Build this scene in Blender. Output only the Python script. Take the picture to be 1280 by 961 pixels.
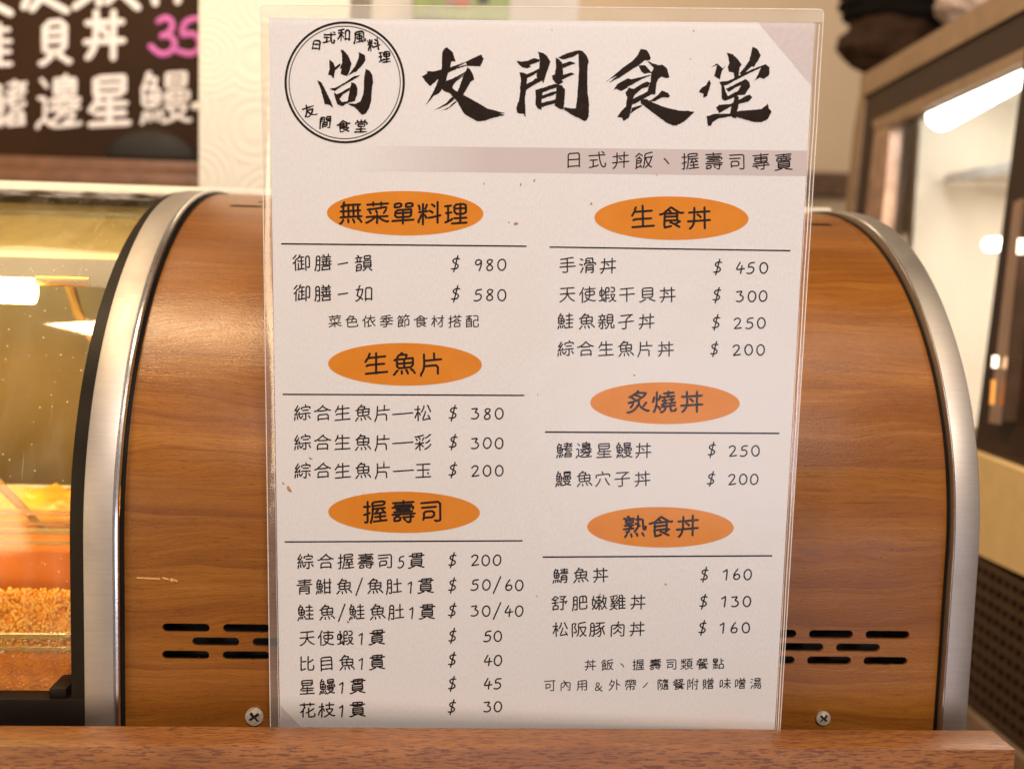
import bpy, bmesh, math, random
import numpy as np
from mathutils import Vector, Matrix
from mathutils.geometry import tessellate_polygon
random.seed(7)
R = math.radians
S = bpy.context.scene
for o in list(bpy.data.objects): bpy.data.objects.remove(o)

# ------------------------------------------------------------------ camera
F = 1336.8 / 1280.0
CAMPOS = Vector((0.1654, -0.6186, 0.2076))
MR = [[0.9981213808995005, -0.054202104341954944, 0.02856292835438998],
      [0.023115145019922262, -0.09860049688210594, -0.9948585990407429],
      [0.05673974851884831, 0.9936498749053942, -0.09716237460309522]]   # right, down, forward
cd = bpy.data.cameras.new('camera'); cam = bpy.data.objects.new('camera', cd)
S.collection.objects.link(cam); S.camera = cam
cd.sensor_width = 36.0; cd.lens = 36.0 * F
cd.clip_start = 0.01; cd.clip_end = 50
cr, cdn, cf = Vector(MR[0]), Vector(MR[1]), Vector(MR[2])
mw = Matrix((cr, -cdn, -cf)).transposed().to_4x4(); mw.translation = CAMPOS
cam.matrix_world = mw
cd.dof.use_dof = True; cd.dof.focus_distance = 0.605; cd.dof.aperture_fstop = 5.2; cd.dof.aperture_blades = 0

# ------------------------------------------------------------------ world, view
w = bpy.data.worlds.new('World'); S.world = w; w.use_nodes = True
bg = w.node_tree.nodes['Background']
bg.inputs[0].default_value = (0.80, 0.62, 0.50, 1); bg.inputs[1].default_value = 0.17
S.view_settings.view_transform = 'Standard'; S.view_settings.look = 'None'
S.view_settings.exposure = 0.0; S.view_settings.gamma = 1.0
S.cycles.max_bounces = 8; S.cycles.transparent_max_bounces = 12
S.cycles.caustics_reflective = False; S.cycles.caustics_refractive = False
S.cycles.use_denoising = True

# ------------------------------------------------------------------ lamps
def area(name, loc, target, size, power, col, sy=None, spread=180):
    l = bpy.data.lights.new(name, 'AREA'); l.energy = power; l.color = col
    l.shape = 'RECTANGLE'; l.size = size; l.size_y = sy or size; l.spread = R(spread)
    o = bpy.data.objects.new(name, l); S.collection.objects.link(o); o.location = loc
    o.rotation_euler = (Vector(target) - Vector(loc)).to_track_quat('-Z', 'Y').to_euler()
    return o
area('ceiling_lamp', (-0.48, -0.35, 1.8), (0.15, 0, 0.1), 0.3, 27, (1.0, 0.72, 0.42))
area('room_fill', (-0.95, -1.5, -0.02), (0.0, 0, 0.0), 0.55, 10, (1.0, 0.74, 0.48), 0.7)  # warm fill added low at front left so the left arch reflects cream
area('ceiling_lamp', (0.9, -0.5, 1.9), (0.3, 0, 0.1), 0.5, 10, (1.0, 0.82, 0.62))
area('room_fill', (0.45, -2.0, 1.65), (0.2, 0, 0.15), 0.75, 63, (1.0, 0.86, 0.785))
area('veil_light', (0.62, -1.5, -0.22), (0.3, 0, 0.1), 0.95, 4.6, (0.90, 0.85, 1.0), 0.42)  # cool lamp added low behind the camera to veil the laminate
area('ceiling_lamp', (0.3, 1.55, 1.6), (0.3, 1.9, 0.2), 0.8, 10, (1.0, 0.78, 0.52))
area('ceiling_lamp', (-0.5, 0.45, 1.3), (-0.3, 1.0, 0.35), 0.5, 4, (1.0, 0.76, 0.50))

# ------------------------------------------------------------------ helpers
def ray(x, y):
    return (cr * ((x - 640) / 1336.8) + cdn * ((y - 480.5) / 1336.8) + cf)
def at(x, y, pt, n):
    d = ray(x, y); n = Vector(n)
    return CAMPOS + d * ((Vector(pt) - CAMPOS).dot(n) / d.dot(n))
def atY(x, y, Y): return at(x, y, (0, Y, 0), (0, 1, 0))
def atZ(x, y, Z): return at(x, y, (0, 0, Z), (0, 0, 1))

class MB:
    def __init__(s): s.v = []; s.f = []; s.m = []; s.uv = {}
    def add(s, vs, fs, mi=0):
        b = len(s.v); s.v += [tuple(v) for v in vs]; s.f += [tuple(b + i for i in f) for f in fs]; s.m += [mi] * len(fs)
    def box(s, a, b, mi=0, M=None):
        x0, y0, z0 = a; x1, y1, z1 = b
        vs = [Vector(p) for p in ((x0,y0,z0),(x1,y0,z0),(x1,y1,z0),(x0,y1,z0),(x0,y0,z1),(x1,y0,z1),(x1,y1,z1),(x0,y1,z1))]
        if M: vs = [M @ v for v in vs]
        s.add(vs, [(0,3,2,1),(4,5,6,7),(0,1,5,4),(1,2,6,5),(2,3,7,6),(3,0,4,7)], mi)
    def tube(s, pts, r, n=8, mi=0, cap=True):
        pts = [Vector(p) for p in pts]; rs = r if isinstance(r, (list, tuple)) else [r] * len(pts)
        b = len(s.v); rings = []; up = None
        for i, p in enumerate(pts):
            t = (pts[min(i+1, len(pts)-1)] - pts[max(i-1, 0)]).normalized()
            if up is None:
                up = Vector((0,0,1)) if abs(t.z) < .9 else Vector((1,0,0))
            a = t.cross(up).normalized(); up = a.cross(t).normalized()
            rings.append([p + (a * math.cos(2*math.pi*k/n) + up * math.sin(2*math.pi*k/n)) * rs[i] for k in range(n)])
        vs = [q for rg in rings for q in rg]; fs = []
        for i in range(len(pts)-1):
            for k in range(n):
                fs.append((i*n+k, i*n+(k+1)%n, (i+1)*n+(k+1)%n, (i+1)*n+k))
        if cap: fs += [tuple(range(n))[::-1], tuple((len(pts)-1)*n+k for k in range(n))]
        s.add(vs, fs, mi)
    def mesh(s, name, smooth=False, bevel=0, seg=2):
        me = bpy.data.meshes.new(name); me.from_pydata(s.v, [], s.f); me.update()
        bm = bmesh.new(); bm.from_mesh(me)
        bmesh.ops.remove_doubles(bm, verts=bm.verts, dist=1e-7)
        if bevel: bmesh.ops.bevel(bm, geom=[e for e in bm.edges if e.is_manifold and e.calc_face_angle(0) > .5], offset=bevel, segments=seg, affect='EDGES', profile=.6)
        bmesh.ops.recalc_face_normals(bm, faces=bm.faces)
        bm.to_mesh(me); bm.free()
        if smooth:
            me.polygons.foreach_set('use_smooth', [True]*len(me.polygons))
            me.set_sharp_from_angle(angle=R(40))
        return me
def link(name, me, mats, parent=None, kind=None, local=None):
    o = bpy.data.objects.new(name, me); S.collection.objects.link(o)
    for m in (mats if isinstance(mats, (list, tuple)) else [mats]): me.materials.append(m)
    if parent:
        o.parent = parent
        o.matrix_parent_inverse = Matrix.Identity(4) if local else ROOTINV.get(parent.name_full, Matrix.Identity(4))
    if kind: o['kind'] = kind
    return o
ROOTINV = {}
def tag(o, label, cat, group=None):
    o['label'] = label; o['category'] = cat
    if group: o['group'] = group
    return o
def thing(name, label, cat, loc=(0,0,0), group=None, M=None):
    o = bpy.data.objects.new(name, None); S.collection.objects.link(o); o.empty_display_size = .02
    mm = M.copy() if M else Matrix.Translation(loc)
    o.matrix_world = mm; ROOTINV[o.name_full] = mm.inverted()
    return tag(o, label, cat, group)
def sub(name, me, mats, parent):      # child of a part whose own matrix is identity in the world
    o = bpy.data.objects.new(name, me); S.collection.objects.link(o)
    for m in (mats if isinstance(mats, (list, tuple)) else [mats]): me.materials.append(m)
    o.parent = parent; return o

# ------------------------------------------------------------------ materials
class NT:
    def __init__(s, name):
        s.m = bpy.data.materials.new(name); s.m.use_nodes = True; s.t = s.m.node_tree
        s.b = s.t.nodes['Principled BSDF']; s.o = s.t.nodes['Material Output']
    def n(s, typ, **kw):
        x = s.t.nodes.new(typ)
        for k, v in kw.items():
            if k.startswith('i_'): x.inputs[k[2:].replace('_', ' ')].default_value = v
            else: setattr(x, k, v)
        return x
    def l(s, a, b): s.t.links.new(a, b)
    def coord(s, kind='Object', scale=(1,1,1), rot=(0,0,0)):
        tc = s.n('ShaderNodeTexCoord'); mp = s.n('ShaderNodeMapping'); mp.inputs['Scale'].default_value = scale; mp.inputs['Rotation'].default_value = rot
        s.l(tc.outputs[kind], mp.inputs[0]); return mp.outputs[0]
    def noise(s, co, sc, det=4, rough=.55, dist=0):
        x = s.n('ShaderNodeTexNoise'); x.inputs['Scale'].default_value = sc; x.inputs['Detail'].default_value = det
        x.inputs['Roughness'].default_value = rough; x.inputs['Distortion'].default_value = dist; s.l(co, x.inputs['Vector']); return x.outputs['Fac']
    def ramp(s, fac, stops, interp='LINEAR'):
        x = s.n('ShaderNodeValToRGB'); e = x.color_ramp.elements; x.color_ramp.interpolation = interp
        while len(e) < len(stops): e.new(.5)
        for i, (p, c) in enumerate(stops):
            e[i].position = p; e[i].color = (*c, 1) if len(c) == 3 else c
        s.l(fac, x.inputs[0]); return x.outputs[0]
    def mix(s, a, b, fac, typ='MIX'):
        x = s.n('ShaderNodeMix', data_type='RGBA', blend_type=typ)
        for sock, val in ((x.inputs[0], fac), (x.inputs[6], a), (x.inputs[7], b)):
            if hasattr(val, 'is_linked'): s.l(val, sock)
            else: sock.default_value = val if not isinstance(val, tuple) else (*val, 1)[:4]
        return x.outputs[2]
    def math(s, op, a, b=None):
        x = s.n('ShaderNodeMath', operation=op)
        for i, v in enumerate((a, b)):
            if v is None: continue
            if hasattr(v, 'is_linked'): s.l(v, x.inputs[i])
            else: x.inputs[i].default_value = v
        return x.outputs[0]
    def bump(s, h, strength=.2, dist=.001):
        x = s.n('ShaderNodeBump'); x.inputs['Strength'].default_value = strength; x.inputs['Distance'].default_value = dist
        s.l(h, x.inputs['Height']); s.l(x.outputs[0], s.b.inputs['Normal'])
    def set(s, **kw):
        for k, v in kw.items():
            sock = s.b.inputs[k.replace('_', ' ')]
            if hasattr(v, 'is_linked'): s.l(v, sock)
            else: sock.default_value = (*v, 1) if isinstance(v, tuple) and len(v) == 3 else v
        return s
def plain(name, col, rough=.5, metal=0, var=.12, sc=40, bumpd=0, **kw):
    t = NT(name); co = t.coord()
    f = t.noise(co, sc, 5)
    a = tuple(c * (1 - var) for c in col); b = tuple(min(1, c * (1 + var)) for c in col)
    t.set(Base_Color=t.ramp(f, [(.3, a), (.7, b)]), Roughness=t.math('ADD', t.math('MULTIPLY', f, .15), rough - .07), Metallic=metal, **kw)
    if bumpd: t.bump(f, .5, bumpd)
    return t.m

# paper : slightly fibrous, printed matte, with a faint watercolour texture
t = NT('paper'); co = t.coord(scale=(1, 1, 1)); co2 = t.coord(scale=(2.2, 1, 1))
f1 = t.noise(co2, 420, 3); f2 = t.noise(co, 14, 3)
c = t.mix(t.ramp(f1, [(.3, (.825, .805, .785)), (.62, (.88, .87, .86))]), (.84, .785, .72), t.ramp(f2, [(.5, (0,0,0)), (.75, (.45,.45,.45))]))
t.set(Base_Color=c, Roughness=.7, Specular_IOR_Level=.08); t.bump(f1, .25, .0002); PAPER = t.m
t = NT('printing_ink'); f = t.noise(t.coord(), 900, 2)
t.set(Base_Color=t.ramp(f, [(.35, (.018, .010, .008)), (.75, (.034, .022, .018))]), Roughness=.6, Specular_IOR_Level=.03); INK = t.m
t = NT('brush_ink'); f = t.noise(t.coord(scale=(1,1,1)), 260, 5, .7)
t.set(Base_Color=t.ramp(f, [(.45, (.020, .011, .008)), (.66, (.030, .018, .010)), (.78, (.070, .044, .026))]), Roughness=.6, Specular_IOR_Level=.03); BRUSH = t.m
t = NT('orange_print'); f = t.noise(t.coord(), 60, 4); f2 = t.noise(t.coord(scale=(2,1,1)), 420, 2)
c = t.mix(t.ramp(f, [(.3, (.74, .235, .012)), (.7, (.80, .275, .02))]), (.84, .34, .07), t.math('MULTIPLY', f2, .3))
t.set(Base_Color=c, Roughness=.6, Specular_IOR_Level=.08); ORANGE = t.m
# band fading in from the left (printed gradient)
t = NT('mauve_band_print'); tc = t.n('ShaderNodeTexCoord'); sx = t.n('ShaderNodeSeparateXYZ'); t.l(tc.outputs['UV'], sx.inputs[0])
f1 = t.noise(t.coord(scale=(2.2, 1, 1)), 420, 3)
pc = t.ramp(f1, [(.3, (.825, .805, .785)), (.62, (.88, .87, .86))])
t.set(Base_Color=t.mix(pc, (.65, .575, .56), t.ramp(sx.outputs[0], [(0, (0,0,0)), (.30, (.9,.9,.9)), (1, (1,1,1))])), Roughness=.7, Specular_IOR_Level=.08); BAND = t.m
MAUVE = plain('mauve_corner_print', (.68, .60, .58), .6, var=.05, sc=300)
STAIN = plain('food_stain', (.50, .24, .09), .5, var=.3, sc=300)
FLECK = plain('dark_fleck', (.10, .04, .02), .5, var=.3, sc=300)

# laminate film
def film_mat(name, haze, tint, rough, gl):
    t = NT(name); t.t.nodes.remove(t.b)
    tr = t.n('ShaderNodeBsdfTransparent'); tr.inputs[0].default_value = (*tint, 1)
    g = t.n('ShaderNodeBsdfAnisotropic') if False else t.n('ShaderNodeBsdfGlossy')
    g.inputs['Roughness'].default_value = rough
    co = t.coord(); nz = t.noise(co, 18, 3); n2 = t.noise(t.coord(scale=(1, 1, 1)), 500, 2)
    bp = t.n('ShaderNodeBump'); bp.inputs['Strength'].default_value = .35; bp.inputs['Distance'].default_value = .003
    t.l(nz, bp.inputs['Height']); bp2 = t.n('ShaderNodeBump'); bp2.inputs['Strength'].default_value = .25; bp2.inputs['Distance'].default_value = .00012
    t.l(n2, bp2.inputs['Height']); t.l(bp.outputs[0], bp2.inputs['Normal']); t.l(bp2.outputs[0], g.inputs['Normal'])
    fr = t.n('ShaderNodeFresnel'); fr.inputs[0].default_value = 1.5
    m1 = t.n('ShaderNodeMixShader'); t.l(t.math('MULTIPLY', fr.outputs[0], gl), m1.inputs[0]); t.l(tr.outputs[0], m1.inputs[1]); t.l(g.outputs[0], m1.inputs[2])
    last = m1
    if haze:
        d = t.n('ShaderNodeBsdfDiffuse'); d.inputs[0].default_value = (.86, .84, .78, 1)
        m2 = t.n('ShaderNodeMixShader'); hz = t.math('MULTIPLY', t.ramp(nz, [(.3, (.5,.5,.5)), (.7, (1,1,1))]), haze)
        t.l(hz, m2.inputs[0]); t.l(m1.outputs[0], m2.inputs[1]); t.l(d.outputs[0], m2.inputs[2]); last = m2
    t.l(last.outputs[0], t.o.inputs[0]); return t.m
FILM = film_mat('laminate_film', 0, (.99, .99, .99), .22, .75)
FILMB = film_mat('laminate_border', .30, (.93, .92, .88), .2, 2.0)
FILMS = film_mat('laminate_side_border', .10, (.92, .88, .84), .14, 2.6)
EDGE = plain('laminate_edge', (.85, .80, .74), .2, var=.1, sc=200)
EDGE.node_tree.nodes['Principled BSDF'].inputs['Alpha'].default_value = .55

# wood veneer of the display case (uv: x metres, arc metres)
t = NT('wood_veneer')
def uvc(t, scale, loc=(0,0,0)):
    tc = t.n('ShaderNodeTexCoord'); mp = t.n('ShaderNodeMapping'); mp.inputs['Scale'].default_value = scale; mp.inputs['Location'].default_value = loc
    if not hasattr(t, 'warp'):
        nz = t.n('ShaderNodeTexNoise'); nz.inputs['Scale'].default_value = 1.0; nz.inputs['Detail'].default_value = 2.0
        m0 = t.n('ShaderNodeMapping'); m0.inputs['Scale'].default_value = (6.5, 17, 1); t.l(tc.outputs['UV'], m0.inputs[0]); t.l(m0.outputs[0], nz.inputs['Vector'])
        ma = t.n('ShaderNodeVectorMath', operation='MULTIPLY_ADD'); ma.inputs[1].default_value = (0, .034, 0); t.l(nz.outputs['Color'], ma.inputs[0]); t.l(tc.outputs['UV'], ma.inputs[2]); t.warp = ma.outputs[0]
    t.l(t.warp, mp.inputs[0]); return mp.outputs[0]
big = t.noise(uvc(t, (2.2, 14.0, 1), (3.1, 1.7, 0)), 1.6, 4, .55, .8)
med = t.noise(uvc(t, (4.0, 130.0, 1)), 1.5, 6, .65, .9)
fin = t.noise(uvc(t, (22.0, 640.0, 1)), 1.6, 4, .7)
pore = t.noise(uvc(t, (120.0, 1300.0, 1)), 1.2, 3, .6)
def wave(sc, dist, loc, det=3):
    wv = t.n('ShaderNodeTexWave', wave_type='BANDS', bands_direction='Y', wave_profile='SAW'); wv.inputs['Scale'].default_value = 1.0
    wv.inputs['Distortion'].default_value = dist; wv.inputs['Detail'].default_value = det; wv.inputs['Detail Scale'].default_value = .6; wv.inputs['Detail Roughness'].default_value = .5
    t.l(uvc(t, sc, loc), wv.inputs['Vector']); return wv.outputs['Fac']
w1 = wave((.9, 9.0, 1), 11.0, (.4, .2, 0)); w2 = wave((1.7, 21.0, 1), 8.0, (2.4, .9, 0))
mask = t.noise(uvc(t, (5, 16, 1), (7, 3, 0)), 1.3, 3)
c = t.ramp(big, [(.25, (.132, .040, .004)), (.45, (.188, .065, .007)), (.62, (.222, .081, .010)), (.8, (.28, .113, .018))])
c = t.mix(c, (.115, .032, .005), t.math('MULTIPLY', t.ramp(w1, [(0, (1,1,1)), (.05, (.55,.55,.55)), (.30, (0,0,0))]), t.math('MULTIPLY', t.ramp(mask, [(.35, (0,0,0)), (.6, (1,1,1))]), .75)))
c = t.mix(c, (.13, .038, .005), t.math('MULTIPLY', t.ramp(w2, [(0, (1,1,1)), (.12, (0,0,0))]), t.math('MULTIPLY', t.ramp(mask, [(.4, (1,1,1)), (.65, (0,0,0))]), .55)))
c = t.mix(c, (.135, .040, .006), t.ramp(med, [(.30, (.75,.75,.75)), (.50, (0,0,0))]))
c = t.mix(c, (.40, .19, .045), t.ramp(med, [(.56, (0,0,0)), (.78, (.35,.35,.35))]))
c = t.mix(c, (.09, .026, .005), t.math('MULTIPLY', t.ramp(fin, [(.30, (1,1,1)), (.47, (0,0,0))]), .5))
c = t.mix(c, (.055, .018, .005), t.math('MULTIPLY', t.ramp(pore, [(.33, (1,1,1)), (.40, (0,0,0))]), .6))
vor = t.n('ShaderNodeTexVoronoi'); vor.inputs['Scale'].default_value = 30; t.l(uvc(t, (1, 1, 1)), vor.inputs['Vector'])
c = t.mix(c, (.04, .016, .008), t.ramp(vor.outputs['Distance'], [(.0, (.9,.9,.9)), (.022, (.75,.75,.75)), (.034, (0,0,0))]))
smg = t.noise(uvc(t, (9, 9, 1)), 1.0, 4)
t.set(Base_Color=c, Roughness=t.math('ADD', t.math('MULTIPLY', fin, .25), t.math('MULTIPLY', smg, .35)), Specular_IOR_Level=.36)
t.bump(t.math('ADD', t.noise(uvc(t, (90, 1100, 1)), 1.2, 3), t.math('MULTIPLY', t.noise(uvc(t, (500, 900, 1)), 1.2, 2), .7)), .4, .0003); VENEER = t.m

# solid dark hardwood ledge
t = NT('hardwood')
co = t.coord(scale=(1, 1, 1)); cs = t.coord(scale=(9, 60, 60)); cp = t.coord(scale=(85, 620, 620))
a = t.noise(cs, 1.2, 4, .6, 1.0); p = t.noise(cp, 1.6, 3, .65); bgn = t.noise(t.coord(scale=(3, 12, 12)), 1.3, 3)
c = t.ramp(a, [(.3, (.165, .058, .014)), (.7, (.27, .108, .030))])
c = t.mix(c, (.28, .125, .045), t.math('MULTIPLY', t.ramp(bgn, [(.45, (0,0,0)), (.75, (1,1,1))]), .5))
c = t.mix(c, (.095, .03, .012), t.ramp(p, [(.40, (.9,.9,.9)), (.50, (0,0,0))]))
t.set(Base_Color=c, Roughness=t.math('ADD', t.math('MULTIPLY', p, -.2), .50), Coat_Weight=.12, Coat_Roughness=.3)
t.bump(p, .55, .0005); HARD = t.m

def brushed(name, col, rough, sc, vary=.1):
    t = NT(name); co = t.coord(scale=sc); f = t.noise(co, 1, 4, .7); g = t.noise(t.coord(), 25, 4)
    t.set(Base_Color=t.mix(t.ramp(f, [(.3, tuple(x*(1-vary) for x in col)), (.7, col)]), tuple(x*.72 for x in col), t.ramp(g, [(.55, (0,0,0)), (.8, (.5,.5,.5))])),
          Metallic=1.0, Roughness=t.math('ADD', t.math('MULTIPLY', g, .25), rough - .1)); t.bump(f, .35, .00015); return t.m
ALU = brushed('brushed_aluminium', (.42, .38, .335), .50, (60, 900, 900))
ALUB = brushed('background_aluminium', (.66, .55, .43), .42, (300, 8, 300))
CHROME = brushed('polished_lip', (.78, .76, .74), .2, (200, 200, 200))
RUBBER = plain('black_rubber', (.008, .006, .005), .5, var=.3, bumpd=.0002, Specular_IOR_Level=.15)
BLACKP = plain('black_plastic', (.009, .006, .004), .45, var=.3, Specular_IOR_Level=.1)
BLACKB = plain('black_band_under_glass', (.014, .010, .005), .45, var=.35, sc=30, Specular_IOR_Level=.1)
DARK = plain('dark_interior', (.004, .003, .003), .9)
SCREW = plain('screw_steel', (.62, .55, .45), .3, metal=.55)
WHITEP = plain('white_plastic', (.75, .70, .60), .4)

# ------------------------------------------------------------------ structure
def flat(name, a, b, mat): m = MB(); m.box(a, b); return link(name, m.mesh(name), mat, kind='structure')
t = NT('painted_wall'); f = t.noise(t.coord(), 1.4, 4); f2 = t.noise(t.coord(), 90, 3)
t.set(Base_Color=t.ramp(f, [(.3, (.60, .47, .33)), (.7, (.68, .55, .40))]), Roughness=.8); t.bump(f2, .2, .001); WALL = t.m
flat('back_wall', (-2.2, 2.45, -1.2), (3.2, 2.55, 2.6), WALL)
flat('floor', (-3, -3, -1.26), (4, 4, -1.2), plain('floor_tiles', (.20, .15, .11), .5, sc=3))
flat('counter_top', (-1.0, -0.026, -0.115), (0.484, 0.62, -0.075), plain('worktop', (.20, .12, .06), .4))

# wallpapered pillar with embossed wave rings
t = NT('embossed_wallpaper'); co = t.coord()
def rings(t, off):
    mp = t.n('ShaderNodeMapping'); mp.inputs['Location'].default_value = off; tc = t.n('ShaderNodeTexCoord'); t.l(tc.outputs['Object'], mp.inputs[0])
    sc = t.n('ShaderNodeVectorMath', operation='MULTIPLY'); sc.inputs[1].default_value = (14, 0, 14); 
    ds = t.n('ShaderNodeTexNoise'); ds.inputs['Scale'].default_value = 60; t.l(mp.outputs[0], ds.inputs['Vector'])
    ad = t.n('ShaderNodeVectorMath', operation='MULTIPLY_ADD'); t.l(ds.outputs['Color'], ad.inputs[0]); ad.inputs[1].default_value = (.006,.0,.006); t.l(mp.outputs[0], ad.inputs[2])
    t.l(ad.outputs[0], sc.inputs[0])
    v = t.n('ShaderNodeTexVoronoi'); v.inputs['Scale'].default_value = 1.0; v.inputs['Randomness'].default_value = .45; t.l(sc.outputs[0], v.inputs['Vector'])
    return v.outputs['Distance']
d = rings(t, (0, 0, 0)); s_ = t.math('SINE', t.math('MULTIPLY', d, 58.0))
gr = t.noise(co, 260, 4)
h = t.math('ADD', t.math('MULTIPLY', s_, .5), t.math('MULTIPLY', gr, .8))
t.set(Base_Color=t.mix((.70, .67, .58), (.73, .70, .61), t.ramp(h, [(.1, (0,0,0)), (.8, (1,1,1))])), Roughness=.55); t.bump(h, .6, .0007); WPAPER = t.m
pl = atY(248, 120, .62); pr = atY(438, 5, .62)
m = MB(); m.box((pl.x, .62, -.1), (pr.x, .92, 1.2)); o = link('wallpapered_pillar', m.mesh('pillar', bevel=.002), WPAPER)
tag(o, 'cream pillar with embossed ring wallpaper beside the blackboard', 'pillar')
o['kind'] = 'structure'
del o['category'], o['label']

# ------------------------------------------------------------------ cabinet profile
Z0, PD, PH, PN = .0468, .295, .2238, 2.0958
ZB = -.075
def prof(t):           # t in 0..pi/2 arc ; returns (y,z)
    return PD * (1 - math.cos(t) ** (2 / PN)), Z0 + PH * math.sin(t) ** (2 / PN)
def curve(n=70, off=0.0, t1=math.pi/2):
    P = [(0, ZB), (0, -.02), (0, .02)] + [prof(max(1e-4, t1 * (i / n))) for i in range(n + 1)]
    P = [Vector(p) for p in P]
    if not off: return P
    Q = []
    for i, p in enumerate(P):
        d = (P[min(i+1, len(P)-1)] - P[max(i-1, 0)]).normalized()
        u_ = min(1, max(0, (i / (len(P) - 1) - .62) / .34)); k_ = 1 - (.80 * u_ * u_ * (3 - 2 * u_) if off > .004 else 0)
        Q.append(p + Vector((-d.y, d.x)) * off * k_)
    return Q
def strip(mb, x0, x1, A, B=None, mi=0, close=True):
    """solid between profile A (outer) and B (inner), x0..x1"""
    n = len(A); vs = []
    for (y, z) in A: vs += [(x0, y, z), (x1, y, z)]
    for (y, z) in B: vs += [(x0, y, z), (x1, y, z)]
    fs = []
    for i in range(n - 1):
        a, b = 2*i, 2*i+2; c, d = 2*n + 2*i, 2*n + 2*i + 2
        fs += [(a, a+1, b+1, b), (c, d, d+1, c+1), (a, b, d, c), (a+1, c+1, d+1, b+1)]
    fs += [(0, 2*n, 2*n+1, 1), (2*n-2, 2*n-1, 4*n-1, 4*n-2)]
    mb.add(vs, fs, mi)

case = thing('display_case', 'curved refrigerated display case with wood veneer end panel and steel arches behind the menu', 'display case', (.22, .15, ZB))
XL, XR, PT = -.0214, .4661, .035
# flat lower veneer with slots, made as filled 2d curve
def slot_loop(x0, x1, zc, r, n=7):
    P = []
    for k in range(n + 1):
        a = -math.pi/2 - math.pi * k / n; P.append((x0 + r + r * math.cos(a), zc + r * math.sin(a)))
    for k in range(n + 1):
        a = math.pi/2 - math.pi * k / n; P.append((x1 - r + r * math.cos(a), zc + r * math.sin(a)))
    return P
def fill2d(loops, depth, name, res=2):
    cu = bpy.data.curves.new(name, 'CURVE'); cu.dimensions = '2D'; cu.fill_mode = 'BOTH'; cu.extrude = depth / 2
    for L in loops:
        sp = cu.splines.new('POLY'); sp.points.add(len(L) - 1); sp.use_cyclic_u = True
        for i, (x, y) in enumerate(L): sp.points[i].co = (x, y, 0, 1)
    o = bpy.data.objects.new(name, cu); S.collection.objects.link(o); dg = bpy.context.evaluated_depsgraph_get()
    me = bpy.data.meshes.new_from_object(o.evaluated_get(dg)); bpy.data.objects.remove(o); bpy.data.curves.remove(cu); me.name = name
    return me
def xform(me, fn):
    co = np.empty(len(me.vertices) * 3); me.vertices.foreach_get('co', co); co = co.reshape(-1, 3)
    co = np.array([fn(p) for p in co]); me.vertices.foreach_set('co', co.ravel()); me.update()
slots = []
rh = .0026
for k in range(13):
    x0 = k * PT
    slots.append(slot_loop(x0, x0 + .0273, -.0003, rh)); slots.append(slot_loop(x0 - .0002, x0 + .0271, -.0167, rh))
    if k < 12: slots.append(slot_loop(x0 + .0172, x0 + .0445, -.0085, rh))
ZT = .0468
flat2 = fill2d([[(XL, ZB), (XR, ZB), (XR, ZT), (XL, ZT)]] + slots, .0022, 'veneer_front')
xform(flat2, lambda p: (p[0], .0011 - p[2], p[1]))
def uv_xz(me, zfun):
    while me.uv_layers: me.uv_layers.remove(me.uv_layers[0])
    uv = me.uv_layers.new(name='UVMap')
    for l in me.loops:
        v = me.vertices[l.vertex_index].co; uv.data[l.index].uv = (v.x, zfun(v))
uv_xz(flat2, lambda v: v.z)
vp = link('veneer_panel', flat2, VENEER, case)
# curved upper part with grid and open slots
NT_ = 110
ts = [1e-4] + [math.pi/2 * i / NT_ for i in range(1, NT_ + 1)]
rows = [(1.185, 1.205, 0), (1.245, 1.262, 1)]
xs = {XL, XR}
op = []
for (ta, tb, odd) in rows:
    for k in range(13):
        x0 = k * PT + (.0175 if odd else 0) + .0015
        if x0 + .0273 < XR - .012: op.append((x0, x0 + .0273, ta, tb)); xs |= {x0, x0 + .0273}
ts = sorted(set(ts) | {r[0] for r in rows} | {r[1] for r in rows}); xs = sorted(xs)
arc = [-.004]; P = [Vector((prof(q)[0] - .00006, prof(q)[1])) for q in ts]; ts = [-1.0] + ts; P = [Vector((-.00006, ZT - .004))] + P
for i in range(1, len(P)): arc.append(arc[-1] + (P[i] - P[i-1]).length)
bm = bmesh.new(); gv = [[bm.verts.new((x, P[i].x, P[i].y)) for x in xs] for i in range(len(ts))]
for i in range(len(ts)-1):
    for j in range(len(xs)-1):
        xm = (xs[j] + xs[j+1]) / 2; tm = (ts[i] + ts[i+1]) / 2
        if any(a < xm < b and ta < tm < tb for a, b, ta, tb in op): continue
        bm.faces.new((gv[i][j], gv[i][j+1], gv[i+1][j+1], gv[i+1][j]))
me = bpy.data.meshes.new('veneer_curve'); bm.to_mesh(me); bm.free()
ya = {}
for i, p in enumerate(P): ya[round(p.y, 6)] = arc[i] + ZT
uvl = me.uv_layers.new(name='UVMap'); zs_t = [p.y for p in P]
for l in me.loops:
    v = me.vertices[l.vertex_index].co; uvl.data[l.index].uv = (v.x, float(np.interp(v.z, zs_t, arc)) + ZT)
me.polygons.foreach_set('use_smooth', [True]*len(me.polygons))
vc = link('veneer_curve', me, VENEER, case)
so = vc.modifiers.new('thickness', 'SOLIDIFY'); so.thickness = .0022; so.offset = -1; so.use_rim = False 
# dark carcass behind the veneer
m = MB(); strip(m, XL + .001, XR - .001, curve(30, -.012), curve(30, -.016)); link('inner_carcass', m.mesh('carcass'), DARK, case)
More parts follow.
